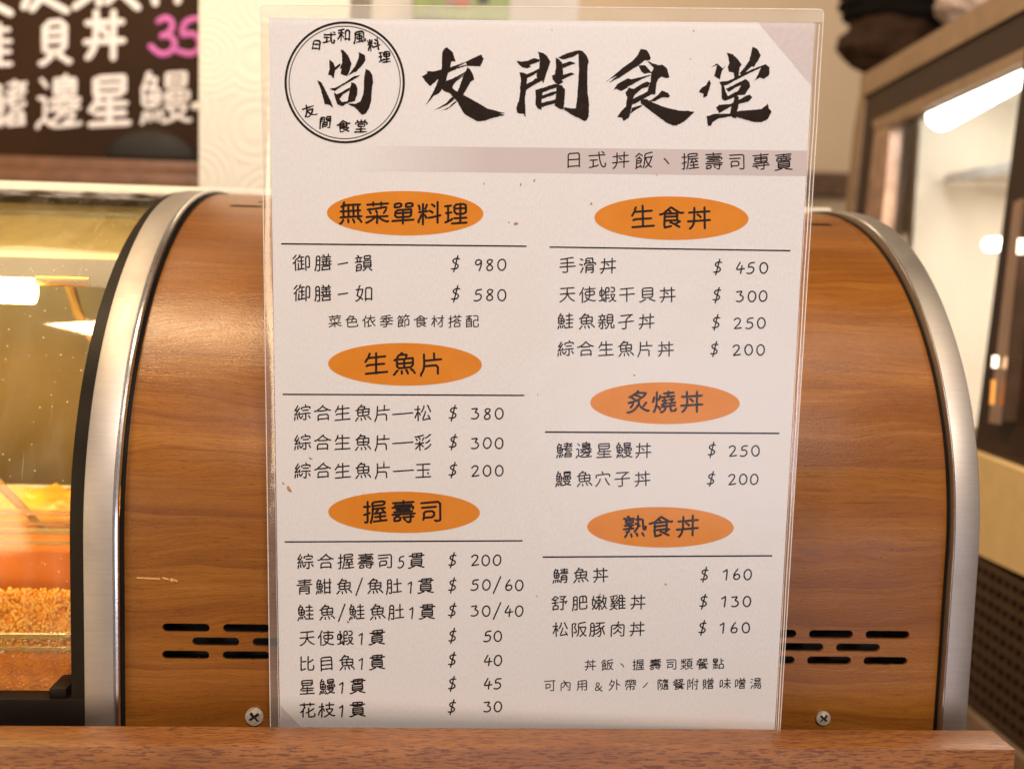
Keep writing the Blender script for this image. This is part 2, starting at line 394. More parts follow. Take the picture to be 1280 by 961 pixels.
# rubber seals and arched trims
O8 = curve(70, .0085); O0 = curve(70, -.004)
for (x0, x1) in ((XL - .0024, XL), (XR, XR + .0012)):
    m = MB(); strip(m, x0, x1, curve(70, .0012), O0); link('rubber_seal', m.mesh('seal', True), RUBBER, case)
def trim(x0, x1, lip_right):
    m = MB(); strip(m, x0, x1, O8, O0); me = m.mesh('trim', True, bevel=.0008, seg=2)
    o = link('aluminium_arch', me, ALU, case)
    m = MB(); q = curve(70, .0062 if lip_right else .0080); xx = (x1 + .0012) if lip_right else (x0 - .0002)
    m.tube([(xx, y, z) for y, z in q], .0017 if lip_right else .0007, 8); link('arch_lip', m.mesh('lip', True), CHROME, case)
trim(XL - .0208, XL - .0042, True)
trim(XR + .0014, XR + .0166, False)
# black band painted under the edge of the glass
GX0 = -.62; GX1 = XL - .0210
m = MB(); strip(m, GX1 - .0098, GX1, curve(70, .0006), curve(70, -.003)); link('black_glass_border', m.mesh('band', True), BLACKB, case)
t = NT('curved_glass'); t.t.nodes.remove(t.b)
tr = t.n('ShaderNodeBsdfTransparent'); tr.inputs[0].default_value = (1, .94, .68, 1); g = t.n('ShaderNodeBsdfGlossy'); g.inputs['Roughness'].default_value = .05
fr = t.n('ShaderNodeFresnel'); fr.inputs[0].default_value = 1.5
df = t.n('ShaderNodeBsdfDiffuse'); df.inputs[0].default_value = (.8, .72, .5, 1)
m1 = t.n('ShaderNodeMixShader'); t.l(t.math('MULTIPLY', fr.outputs[0], 1.2), m1.inputs[0]); t.l(tr.outputs[0], m1.inputs[1]); t.l(g.outputs[0], m1.inputs[2])
sm = t.noise(t.coord(scale=(8, 2, 2)), 3, 4, .6, 1.5); vo = t.n('ShaderNodeTexVoronoi'); vo.inputs['Scale'].default_value = 190; t.l(t.coord(), vo.inputs['Vector'])
scr = t.noise(t.coord(scale=(260, 3, 9), rot=(0, R(8), 0)), 1.0, 2)
hz = t.math('ADD', t.math('MULTIPLY', t.ramp(sm, [(.45, (0,0,0)), (.8, (1,1,1))]), .10), t.math('MULTIPLY', t.ramp(vo.outputs['Distance'], [(.06, (1,1,1)), (.15, (0,0,0))]), .4))
hz = t.math('ADD', hz, t.math('MULTIPLY', t.ramp(scr, [(.70, (0,0,0)), (.78, (1,1,1))]), .30))
m2 = t.n('ShaderNodeMixShader'); t.l(hz, m2.inputs[0]); t.l(m1.outputs[0], m2.inputs[1]); t.l(df.outputs[0], m2.inputs[2]); t.l(m2.outputs[0], t.o.inputs[0])
GLASS = t.m
def sheet(x0, x1, C):
    vs = []; fs = []
    for (y, z) in C: vs += [(x0, y, z), (x1, y, z)]
    for i in range(len(C) - 1): fs.append((2*i, 2*i+1, 2*i+3, 2*i+2))
    m = MB(); m.add(vs, fs); return m
me = sheet(GX0, GX1 - .0100, curve(70, -.001)[1:]).mesh('glass', True); link('curved_glass', me, GLASS, case)
# bottom black rail in front of the glass, inner shelf, inner back wall
zr = atY(50, 870, 0).z
m = MB(); m.box((GX0, -.0042, ZB), (GX1 - .0002, .010, zr)); m.box((GX1 - .022, -.003, zr), (GX1 - .012, .02, zr + .006)); link('bottom_rail', m.mesh('rail', True, bevel=.0012), BLACKP, case)
INN = plain('golden_brown_liner', (.15, .087, .024), .38, var=.3, sc=9)
m = MB(); m.box((GX0, .292, ZB), (XL - .024, .298, .262)); m.box((XL - .0235, .012, ZB), (XL - .0222, .292, .05)); link('inner_liner', m.mesh('liner'), INN, case)
m = MB(); m.box((GX0, .012, ZB + .001), (XL - .025, .291, ZB + .012)); link('inner_floor', m.mesh('ifloor'), plain('steel_floor', (.30, .17, .07), .35, metal=.4), case)
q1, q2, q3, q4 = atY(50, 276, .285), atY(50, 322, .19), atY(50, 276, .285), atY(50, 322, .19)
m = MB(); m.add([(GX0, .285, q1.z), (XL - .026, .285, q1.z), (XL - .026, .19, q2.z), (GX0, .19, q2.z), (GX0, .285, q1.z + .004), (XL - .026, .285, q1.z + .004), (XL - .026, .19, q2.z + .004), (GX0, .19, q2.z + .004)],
  [(0,1,2,3),(4,7,6,5),(0,4,5,1),(1,5,6,2),(2,6,7,3),(3,7,4,0)]); link('reflection_slab', m.mesh('rslab'), plain('cream_reflection', (.55, .46, .28), .4), case)  # cream slab added in place of a reflection on the curved glass
# rear top rail of the case
ya_, zr0 = .300, atY(150, 243, .300).z
m = MB(); m.box((GX0, .2995, .2688), (.49, .325, .2772)); link('top_rail', m.mesh('toprail', True, bevel=.0015), WHITEP, case)
m = MB(); m.box((GX0, .285, .2585), (GX1, .2992, .2655)); link('glass_clamp', m.mesh('clamp', True, bevel=.001), BLACKP, case)
# screws
def screw_mesh():
    r = .0046; circ = [(r * math.cos(a), r * math.sin(a)) for a in np.linspace(0, 2*math.pi, 33)[:-1]]
    a_, b_ = .0008, .0030; cross = [(a_, a_), (a_, b_), (-a_, b_), (-a_, a_), (-b_, a_), (-b_, -a_), (-a_, -a_), (-a_, -b_), (a_, -b_), (a_, -a_), (b_, -a_), (b_, a_)]
    me = fill2d([circ, cross], .0012, 'screw_head'); return me
for (px, py, rot_, sc_) in ((318, 895, 38, 1.16), (1029, 897, 48, .95)):
    c0 = atY(px, py, -.0012)
    s_ = screw_mesh(); rm = Matrix.Rotation(R(rot_), 3, 'Z')
    def fn(p):
        q = rm @ Vector(p) * sc_; rr = math.hypot(q.x, q.y)
        dome = .0011 * (1 - (rr / (.0047 * sc_)) ** 2)
        return (c0.x + q.x, c0.y - q.z - max(dome, 0), c0.z + q.y)
    xform(s_, fn); so_ = link('screw', s_, SCREW, case)
    m = MB(); n = 20; vs = [(c0.x + .0035 * sc_ * math.cos(2*math.pi*k/n), c0.y - .0001, c0.z + .0035 * sc_ * math.sin(2*math.pi*k/n)) for k in range(n)]
    m.add(vs, [tuple(range(n))]); m.add([(v[0], -.0003, v[2]) for v in vs], []);
    q = sub('screw_recess', m.mesh('recess'), DARK, so_); q.matrix_parent_inverse = ROOTINV[case.name_full].inverted() @ Matrix.Identity(4); q.matrix_parent_inverse = Matrix.Identity(4)
# pale scratch on the veneer
m = MB()
for (a, b) in (((171, 722), (200, 723)), ((203, 722), (212, 724)), ((213, 723), (222, 726)), ((211, 724), (216, 726))):
    A = atY(*a, -.0001); B = atY(*b, -.0001); h_ = .0006
    m.add([(A.x, -.0002, A.z - h_*.6), (B.x, -.0002, B.z - h_), (B.x, -.0002, B.z + h_*.8), (A.x, -.0002, A.z + h_)], [(0,1,2,3)])
link('scratch', m.mesh('scratch'), plain('scraped_veneer', (.50, .25, .08), .5, sc=300), case)

# ------------------------------------------------------------------ wooden ledge in front
YB = -.0275
zl = atY(640, 909, YB).z
pf = atZ(640, 934, zl)
xa = atY(1240, 909, YB).x; xb = atZ(1267, 934, zl).x
m = MB(); x0 = -.75
vs = [(x0, YB, zl - .06), (xa, YB, zl - .06), (xb, pf.y, zl - .06), (x0, pf.y, zl - .06), (x0, YB, zl), (xa, YB, zl), (xb, pf.y, zl), (x0, pf.y, zl)]
m.add(vs, [(0,3,2,1),(4,5,6,7),(0,1,5,4),(1,2,6,5),(2,3,7,6),(3,0,4,7)])
o = link('wooden_ledge', m.mesh('ledge', True, bevel=.0011, seg=2), HARD)
tag(o, 'long reddish brown hardwood ledge running along the bottom in front of the menu', 'ledge')

# ------------------------------------------------------------------ food inside the case
def tub(name, label, x0, x1, y0, y1, z0, z1, wall, mat, rimr=.0022, group=None):
    th = thing(name, label, 'food tub', ((x0+x1)/2, (y0+y1)/2, z0), group)
    m = MB(); m.box((x0, y0, z0), (x1, y1, z0 + wall)); m.box((x0, y0, z0 + wall), (x1, y0 + wall, z1)); m.box((x0, y1 - wall, z0 + wall), (x1, y1, z1))
    m.box((x1 - wall, y0 + wall, z0 + wall), (x1, y1 - wall, z1)); link('tub_wall', m.mesh('tubwall', True), mat, th)
    m = MB(); rr = .012
    pts = []
    for (cx, cy, a0) in ((x1 - rr, y0 + rr, -90), (x1 - rr, y1 - rr, 0), (x0 + rr, y1 - rr, 90), (x0 + rr, y0 + rr, 180)):
        for k in range(7): a = R(a0 + 15 * k); pts.append((cx + rr * math.cos(a), cy + rr * math.sin(a), z1))
    pts.append(pts[0]); m.tube(pts, rimr, 8, cap=False); m.tube([(p[0], p[1], p[2] - .008) for p in pts], rimr * .7, 8, cap=False); link('tub_rim', m.mesh('rim', True), RIM, th)
    return th
t = NT('clear_tub_plastic'); t.t.nodes.remove(t.b); tr = t.n('ShaderNodeBsdfTransparent'); tr.inputs[0].default_value = (.95, .92, .85, 1); g = t.n('ShaderNodeBsdfGlossy'); g.inputs['Roughness'].default_value = .08
df = t.n('ShaderNodeBsdfDiffuse'); df.inputs[0].default_value = (.85, .75, .55, 1); ly = t.n('ShaderNodeLayerWeight'); ly.inputs[0].default_value = .35
m1 = t.n('ShaderNodeMixShader'); t.l(t.math('MULTIPLY', ly.outputs[0], .16), m1.inputs[0]); t.l(tr.outputs[0], m1.inputs[1]); t.l(g.outputs[0], m1.inputs[2])
m2 = t.n('ShaderNodeMixShader'); m2.inputs[0].default_value = .04; t.l(m1.outputs[0], m2.inputs[1]); t.l(df.outputs[0], m2.inputs[2]); t.l(m2.outputs[0], t.o.inputs[0]); CLEAR = t.m
ROE = plain('salmon_roe', (.95, .30, .018), .15, var=.25, sc=120, Subsurface_Weight=.0)
ROE2 = plain('pale_roe', (.97, .42, .08), .15, var=.25, sc=120)
PASTE = plain('orange_red_paste', (.97, .23, .008), .3, var=.18, sc=30, bumpd=.001)
SHRED = plain('bright_orange_shreds', (.92, .36, .015), .35, var=.25, sc=60, bumpd=.002)
t = NT('clear_rim_plastic'); t.t.nodes.remove(t.b); tr = t.n('ShaderNodeBsdfTransparent'); tr.inputs[0].default_value = (.9, .82, .62, 1); g = t.n('ShaderNodeBsdfGlossy'); g.inputs['Roughness'].default_value = .12
df = t.n('ShaderNodeBsdfDiffuse'); df.inputs[0].default_value = (.85, .62, .30, 1); m1 = t.n('ShaderNodeMixShader'); m1.inputs[0].default_value = .35; t.l(tr.outputs[0], m1.inputs[1]); t.l(g.outputs[0], m1.inputs[2])
m2 = t.n('ShaderNodeMixShader'); m2.inputs[0].default_value = .3; t.l(m1.outputs[0], m2.inputs[1]); t.l(df.outputs[0], m2.inputs[2]); t.l(m2.outputs[0], t.o.inputs[0]); RIM = t.m
XT = XL - .0275
zf = ZB + .0125
# front tub of salmon roe
y0 = .020
zrim = atY(50, 795, y0).z
ft = tub('roe_tub', 'clear tub of orange salmon roe nearest the glass, lowest in the case', -.30, XT - .004, y0, .085, zf, zrim, .0015, CLEAR)
ico = bmesh.new(); bmesh.ops.create_icosphere(ico, subdivisions=2, radius=1.0); IV = [v.co.copy() for v in ico.verts]; ico.verts.index_update(); IF = [tuple(v.index for v in f.verts) for f in ico.faces]; ico.free()
def beads(n, fn, r0, r1):
    m = MB()
    for i in range(n):
        p = Vector(fn()); r = random.uniform(r0, r1); m.add([p + v * r for v in IV], IF)
    me = m.mesh('beads'); me.polygons.foreach_set('use_smooth', [True]*len(me.polygons)); return me
m = MB(); xa_, xb_ = -.298, XT - .0065; N_ = 60; K_ = 14; vs = []
from mathutils import noise as mnz
for k in range(K_ + 1):
    for n_ in range(N_ + 1):
        x = xa_ + (xb_ - xa_) * n_ / N_; f = k / K_; y = y0 + .003 + f * .060
        vs.append((x, y, zrim - .011 + f * .020 + .0022 * mnz.noise(Vector((x * 90, y * 90, 1.3)))))
fs = [(k*(N_+1)+n_, k*(N_+1)+n_+1, (k+1)*(N_+1)+n_+1, (k+1)*(N_+1)+n_) for k in range(K_) for n_ in range(N_)]
b0 = len(vs); vs += [(xa_ + (xb_ - xa_) * n_ / N_, y0 + .003, zf + .002) for n_ in range(N_ + 1)]
fs += [(n_, b0 + n_, b0 + n_ + 1, n_ + 1) for n_ in range(N_)]
m.add(vs, fs); link('roe_mass', m.mesh('mass', True), ROE, ft)
o = link('roe', beads(700, lambda: (random.uniform(-.14, XT - .008), y0 + .0034, random.uniform(zf + .002, zrim - .011)), .0008, .0013), ROE, ft, 'stuff')
# second tub, higher behind, roe heap then red paste
y1 = .095
za = atY(50, 757, y1).z; zb_ = atY(50, 690, y1).z; zc = atY(50, 664, y1).z
st = tub('paste_tub', 'clear tub of smooth orange red paste behind the roe tub', -.30, XT - .002, y1, .150, zf, zc, .0015, CLEAR)
m = MB(); m.box((-.298, y1 + .003, zf + .002), (XT - .006, .147, zb_)); link('paste', m.mesh('paste', True, bevel=.002), PASTE, st)
o = link('loose_roe', beads(1500, lambda: (lambda f: (random.uniform(-.15, XT - .008), y0 + .004 + f * .059, zrim - .0108 + f * .020 + random.uniform(0, .0012)))(random.random()), .0009, .0016), ROE2, ft, 'stuff')
# rear tray with shredded bright orange heap
y2 = .162
zd = atY(50, 668, y2).z; ze = atY(50, 612, y2).z
rt = thing('shred_tray', 'cream tray heaped with bright orange shreds at the back of the case', 'food tray', (-.15, .2, zf))
m = MB(); m.box((-.30, y2, zf), (XT, y2 + .003, zd)); m.box((-.30, .226, zf), (XT, .229, atY(50, 606, .228).z)); m.box((-.30, y2 + .003, zd - .012), (XT, .226, zd - .009)); link('tray_body', m.mesh('tray', True, bevel=.001), WHITEP, rt)
def blob(cx, cy, cz, rx, ry, rz, seed, amp=.2, n=24, mseed=1.0, freq=2.2):
    from mathutils import noise
    bm = bmesh.new(); bmesh.ops.create_icosphere(bm, subdivisions=4, radius=1.0)
    for v in bm.verts:
        d = 1 + amp * noise.fractal(v.co * freq + Vector((seed, 0, 0)), .8, 2.1, 4); v.co = Vector((cx + v.co.x * rx * d, cy + v.co.y * ry * d, cz + v.co.z * rz * d))
    me = bpy.data.meshes.new('blob'); bm.to_mesh(me); bm.free(); me.polygons.foreach_set('use_smooth', [True]*len(me.polygons)); return me
zz_ = atY(50, 640, .19).z
link('orange_shreds', blob(-.135, .195, zz_ - .012, .085, .022, .030, 3, .35, freq=5), SHRED, rt)
A = atY(-6, 600, .15); B = atY(58, 664, .158)
m = MB(); m.tube([A, A.lerp(B, .5), B], [.0032, .0030, .0022], 10)
o = link('serving_spoon_handle', m.mesh('spoon', True), plain('brown_bamboo', (.50, .28, .09), .4))
o.name = 'serving_stick'; tag(o, 'slanting tan wooden stick resting on the orange shreds tray', 'stick')
# glowing tube added for lamps reflected in the glass; also lights the case
t = NT('warm_tube_glow'); t.set(Emission_Color=(1.0, .84, .45), Emission_Strength=34.0); GLOW = t.m
Yt = .10; b = atY(42, 364, Yt); a = Vector((-.50, Yt, b.z))
m = MB(); m.tube([a, b], .0085, 12); lt = link('glow_tube', m.mesh('tube', True), GLOW); tag(lt, 'short glowing warm tube added as a lamp reflection inside the top of the display case', 'lamp')
m = MB(); a2 = atY(46, 350, Yt); m.tube([a2, atY(112, 352, Yt)], .0036, 10); o = sub('glow_tube_end', m.mesh('lend', True), plain('brass_tube_end', (.6, .42, .1), .3, metal=.8), lt)  # brass bar stands in for a yellow line reflected in the glass
a = atY(50, 372, .25)
m = MB(); m.tube([atY(84, 345, .25), atY(98, 392, .25), atY(118, 425, .25)], .004, 8); o = link('lamp_cable', m.mesh('cable', True), plain('amber_cable', (.55, .30, .07), .4)); tag(o, 'curved amber cable hanging from the glow tube inside the case', 'cable')

# ------------------------------------------------------------------ blackboard
BY = .98
t = NT('blackboard_paint'); f = t.noise(t.coord(), 6, 5); f2 = t.noise(t.coord(), 200, 3)
t.set(Base_Color=t.ramp(f, [(.3, (.026, .011, .003)), (.7, (.042, .018, .006))]), Specular_IOR_Level=.15, Roughness=.6); t.bump(f2, .1, .0004); BOARD = t.m
bb = atY(120, 200, BY); bt = bb.z + .62; bx0 = atY(-40, 100, BY).x - .1; bx1 = atY(300, 100, BY).x
board = thing('chalk_menu_board', 'blackboard with thick white handwritten characters and a pink price at top left', 'blackboard', (bx0, BY, bb.z))
m = MB(); m.box((bx0, BY, bb.z), (bx1, BY + .02, bt)); link('board_surface', m.mesh('bs'), BOARD, board)
zz2 = atY(120, 226, BY).z
m = MB(); m.box((bx0, BY - .030, zz2 + .010), (bx1, BY + .018, bb.z - .001)); m.box((bx0, BY - .045, zz2 - .012), (bx1, BY + .018, zz2 + .009)); link('board_rail', m.mesh('br', True, bevel=.003), plain('brown_rail', (.20, .10, .055), .35, var=.2), board)
CHALK = plain('white_chalk_paint', (.86, .83, .84), .6, var=.15, sc=200)
PINK = plain('pink_chalk_paint', (.66, .15, .50), .6, var=.15, sc=200)

# ------------------------------------------------------------------ stroke lettering
# single-line strokes of each character, found by thinning the outlines of Blender's own default font
GN = 150
def glyph_raster(ch):
    c = bpy.data.curves.new('glyph', 'FONT'); c.body = ch; c.size = 1; c.resolution_u = 4
    o = bpy.data.objects.new('glyph', c); S.collection.objects.link(o)
    me = bpy.data.meshes.new_from_object(o.evaluated_get(bpy.context.evaluated_depsgraph_get()))
    bpy.data.objects.remove(o); bpy.data.curves.remove(c)
    me.calc_loop_triangles(); V = np.array([v.co[:2] for v in me.vertices])
    img = np.zeros((GN + 40, GN + 40), bool); ys, xs = np.mgrid[0:GN+40, 0:GN+40]
    X = (xs + .5 - 20) / GN; Y = (ys + .5 - 20) / GN - .15
    for t_ in me.loop_triangles:
        a, b, c3 = [V[i] for i in t_.vertices]
        lo = np.minimum(np.minimum(a, b), c3); hi = np.maximum(np.maximum(a, b), c3)
        x0 = max(int(lo[0]*GN+20)-1, 0); x1 = int(hi[0]*GN+20)+2; y0 = max(int((lo[1]+.15)*GN+20)-1, 0); y1 = int((hi[1]+.15)*GN+20)+2
        x = X[y0:y1, x0:x1]; y = Y[y0:y1, x0:x1]
        e = lambda p, q: (q[0]-p[0])*(y-p[1])-(q[1]-p[1])*(x-p[0])
        e1, e2, e3 = e(a, b), e(b, c3), e(c3, a); eps = 1e-9
        img[y0:y1, x0:x1] |= ((e1 >= -eps) & (e2 >= -eps) & (e3 >= -eps)) | ((e1 <= eps) & (e2 <= eps) & (e3 <= eps))
    bpy.data.meshes.remove(me)
    return img
def thinned(im):
    I = im.astype(np.uint8).copy(); go = True
    while go:
        go = False
        for st in (0, 1):
            Pn = [np.roll(np.roll(I, dy, 0), dx, 1) for dy, dx in [(1,0),(1,-1),(0,-1),(-1,-1),(-1,0),(-1,1),(0,1),(1,1)]]
            Bn = sum(Pn); An = sum(((Pn[i] == 0) & (Pn[(i+1) % 8] == 1)).astype(int) for i in range(8))
            p2, p4, p6, p8 = Pn[0], Pn[2], Pn[4], Pn[6]
            c = (p2*p4*p6 == 0) & (p4*p6*p8 == 0) if st == 0 else (p2*p4*p8 == 0) & (p2*p6*p8 == 0)
            d = (I == 1) & (Bn >= 2) & (Bn <= 6) & (An == 1) & c
            if d.any(): I[d] = 0; go = True
    return I
def traced(I):
    pix = set((int(p[0]), int(p[1])) for p in np.argwhere(I))
    def nb(p):
        o = [(p[0]+d[0], p[1]+d[1]) for d in ((0,1),(1,0),(0,-1),(-1,0)) if (p[0]+d[0], p[1]+d[1]) in pix]
        for d in ((1,1),(1,-1),(-1,-1),(-1,1)):
            q = (p[0]+d[0], p[1]+d[1])
            if q in pix and (p[0]+d[0], p[1]) not in pix and (p[0], p[1]+d[1]) not in pix: o.append(q)
        return o
    order = sorted(pix); deg = {p: len(nb(p)) for p in order}; done = set(); out = []
    def walk(p, q):
        path = [p, q]; done.add((p, q)); done.add((q, p))
        while deg[q] == 2:
            n = [r for r in nb(q) if (q, r) not in done]
            if not n: break
            r = n[0]; done.add((q, r)); done.add((r, q)); path.append(r); q = r
        return path
    for p in order:
        if deg[p] != 2:
            for q in nb(p):
                if (p, q) not in done: out.append(walk(p, q))
    for p in order:
        for q in nb(p):
            if (p, q) not in done: out.append(walk(p, q))
    return out, deg
def simplified(Pl, eps):
    Pl = np.array(Pl, float)
    if len(Pl) < 3: return Pl
    a, b = Pl[0], Pl[-1]; d = b - a; L = np.hypot(*d)
    dist = np.hypot(*(Pl - a).T) if L < 1e-6 else np.abs(d[0]*(Pl[:, 1]-a[1]) - d[1]*(Pl[:, 0]-a[0])) / L
    i = dist.argmax()
    if dist[i] < eps: return np.array([a, b])
    return np.vstack([simplified(Pl[:i+1], eps)[:-1], simplified(Pl[i:], eps)])
def path_len(p): p = np.array(p, float); return np.hypot(*np.diff(p, axis=0).T).sum()
def glyph_strokes(ch):
    paths, deg = traced(thinned(glyph_raster(ch))); keep = []
    for p in paths:
        if (deg[p[0]] == 1) + (deg[p[-1]] == 1) == 1 and path_len(p) < 5: continue
        keep.append([tuple(map(float, q)) for q in p])
    short = [p for p in keep if path_len(p) < 7 and deg[tuple(map(int, p[0]))] > 2 and deg[tuple(map(int, p[-1]))] > 2]
    par = {}
    def find(x):
        while par.get(x, x) != x: x = par[x]
        return x
    for p in short:
        a, b = find(p[0]), find(p[-1])
        if a != b: par[a] = b
    cl = {}
    for p in keep:
        for q in (p[0], p[-1]): cl.setdefault(find(q), set()).add(q)
    cen = {}
    for k, v in cl.items():
        mm = np.mean(sorted(v), 0)
        for q in v: cen[q] = tuple(mm)
    segs = []
    for p in keep:
        if p in short: continue
        if len(cl[find(p[0])]) > 1 or len(cl[find(p[-1])]) > 1:
            c = 4 if len(p) > 12 else 1
            p = [cen[p[0]]] + (p[c:-c] if len(p) > 2*c else []) + [cen[p[-1]]]
        segs.append([tuple(x) for x in simplified(p, 1.1)])
    go = True
    while go:
        go = False; best = None
        for i in range(len(segs)):
            for j in range(i+1, len(segs)):
                for a in (0, 1):
                    for b in (0, 1):
                        A = segs[i][::-1] if a else segs[i]; B = segs[j][::-1] if b else segs[j]
                        if A[0] == A[-1] or B[0] == B[-1] or A[-1] != B[0]: continue
                        u = np.subtract(A[-1], A[-2]); v = np.subtract(B[1], B[0]); q = u @ v / np.hypot(*u) / np.hypot(*v)
                        if best is None or q > best[0]: best = (q, i, j, A + B[1:])
        if best and best[0] > .85:
            _, i, j, nn = best; segs = [s for k, s in enumerate(segs) if k not in (i, j)] + [[tuple(x) for x in simplified(nn, 1.1)]]; go = True
    return [[((x - 20) / GN, (y - 20) / GN) for y, x in s] for s in segs]
class Glyphs(dict):
    def __missing__(s, ch): s[ch] = glyph_strokes(ch); return s[ch]
GL = Glyphs()
def arcp(cx, cy, rx, ry, a0, a1, n=10): return [(cx + rx * math.cos(R(a0 + (a1 - a0) * i / n)), cy + ry * math.sin(R(a0 + (a1 - a0) * i / n))) for i in range(n + 1)]
GL.update({
 '0': [arcp(.5, .5, .36, .46, 100, 455, 18)],
 '1': [[(.24, .78), (.46, .86), (.64, .95), (.58, .50), (.52, .02)]] ,
 '2': [[(.16, .80), (.30, .93), (.52, .97), (.72, .86), (.74, .68), (.60, .45), (.18, .06), (.30, .05), (.84, .08)]],
 '3': [[(.18, .92), (.74, .94), (.46, .62), (.70, .54), (.82, .34), (.68, .12), (.42, .04), (.14, .12)]],
 '4': [[(.52, .97), (.12, .36), (.90, .40)], [(.68, .68), (.56, .02)]],
 '5': [[(.80, .95), (.32, .93), (.24, .56), (.52, .62), (.74, .50), (.78, .28), (.62, .08), (.34, .03), (.12, .10)]],
 '6': [[(.62, .97), (.34, .66), (.20, .36), (.26, .12), (.48, .03), (.72, .10), (.82, .30), (.72, .48), (.48, .52), (.24, .36)]],
 '8': [[(.74, .86), (.54, .97), (.30, .88), (.28, .70), (.50, .54), (.74, .36), (.74, .14), (.50, .02), (.24, .12), (.22, .34), (.48, .54), (.72, .72), (.74, .86)]],
 '9': [[(.78, .78), (.60, .95), (.34, .90), (.22, .68), (.36, .50), (.60, .54), (.78, .76), (.76, .40), (.58, .02)]],
 '$': [[(.84, .78), (.58, .84), (.30, .76), (.30, .60), (.52, .50), (.76, .38), (.74, .22), (.50, .12), (.16, .18)], [(.70, 1.0), (.34, -.04)]],
 '/': [[(.86, 1.02), (.14, -.04)]],
 '－': [[(.08, .48), (.92, .50)]], '—': [[(0, .49), (1, .50)]],
 '、': [[(.34, .62), (.46, .50), (.56, .34)]], '，': [[(.66, .66), (.52, .48), (.34, .32)]],
})
def smooth(P, it=1, lim=1e9):
    P = [Vector(p) for p in P]
    for _ in range(it):
        if len(P) < 3: return P
        Q = [P[0]]; n = len(P)
        for i in range(n - 1):
            a, b = P[i], P[i+1]; L = max((b - a).length, 1e-9); c = min(.25, lim / L)
            if i: Q.append(a.lerp(b, c))
            if i < n - 2: Q.append(a.lerp(b, 1 - c))
        Q.append(P[-1]); P = Q
    return P
def densify(P, step):
    Q = [P[0]]
    for a, b in zip(P, P[1:]):
        n = max(1, int((b - a).length / step))
        Q += [a.lerp(b, k / n) for k in range(1, n + 1)]
    return Q
def char_px(ch, cx, cy, w, h, rot=0, tilt=0.0, jit=.0, rnd=random):
    """strokes of a character in photograph-like page units"""
    out = []
    cs, sn = math.cos(R(rot)), math.sin(R(rot))
    ph = rnd.random() * 6; ph2 = rnd.random() * 6
    for st in GL[ch]:
        P = []
        dx, dy = rnd.uniform(-jit, jit), rnd.uniform(-jit, jit)
        for (x, y) in st:
            u = x - .5; v = y - .5
            u2 = u + dx + .6 * jit * math.sin(5 * v + ph); v2 = v + dy + tilt * u + .6 * jit * math.sin(5 * u + ph2)
            X = u2 * w; Y = v2 * h
            P.append((cx + X * cs + Y * sn, cy - (Y * cs - X * sn)))
        out.append(P)
    return out
class Pen:
    def __init__(s, mapf, hgt): s.m = MB(); s.map = mapf; s.h = hgt
    def stroke(s, P, wd, brush=0, rnd=random, sm=1):
        P = smooth(P, sm, 1e9 if sm > 1 else wd * .9)
        Q = [P[0]]
        for p in P[1:]:
            if (p - Q[-1]).length > .05: Q.append(p)
        P = Q
        if len(P) < 2: return
        L = sum((b - a).length for a, b in zip(P, P[1:]))
        if brush: P = densify(P, max(.6, wd * .5))
        n = len(P); b = len(s.m.v); r = wd / 2; vs = []; fs = []
        # left/centre/right per point with rounded ends
        def prof_w(t): 
            if not brush: return 1.0
            return (1.25 - brush * .9 * t) * (1 + .18 * math.sin(t * 9 + brush * 7)) 
        acc = 0
        ring = []
        for i, p in enumerate(P):
            d0 = (P[i] - P[i-1]).normalized() if i else None; d1 = (P[i+1] - P[i]).normalized() if i < n - 1 else None
            d = ((d0 or d1) + (d1 or d0)); d = d.normalized() if d.length > 1e-3 else (d1 or d0)
            k = 1.0
            if d0 and d1: k = 1 / max(.6, d.dot(d1))
            if i: acc += (P[i] - P[i-1]).length
            ww = r * prof_w(acc / L) * k
            ring.append((p, Vector((-d.y, d.x)) * ww, d * ww))
        pts = []
        p, nn, dd = ring[0]; pts.append((p - dd * .75 + nn * .6, p - dd, p - dd * .75 - nn * .6))
        for (p, nn, dd) in ring: pts.append((p + nn, p, p - nn))
        p, nn, dd = ring[-1]; pts.append((p + dd * .75 + nn * .6, p + dd, p + dd * .75 - nn * .6))
        for (a, c, e) in pts:
            vs += [s.map(a.x, a.y, 0), s.map(c.x, c.y, s.h), s.map(e.x, e.y, 0)]
        for i in range(len(pts) - 1):
            o = 3 * i; fs += [(o, o+3, o+4, o+1), (o+1, o+4, o+5, o+2)]
        s.m.add(vs, fs)
    def chars(s, ch, cx, cy, w, h, wd, **kw):
        brush = kw.pop('brush', 0)
        for st in char_px(ch, cx, cy, w, h, **kw):
            s.stroke(st, wd, brush * random.uniform(.4, .8) if brush else 0)

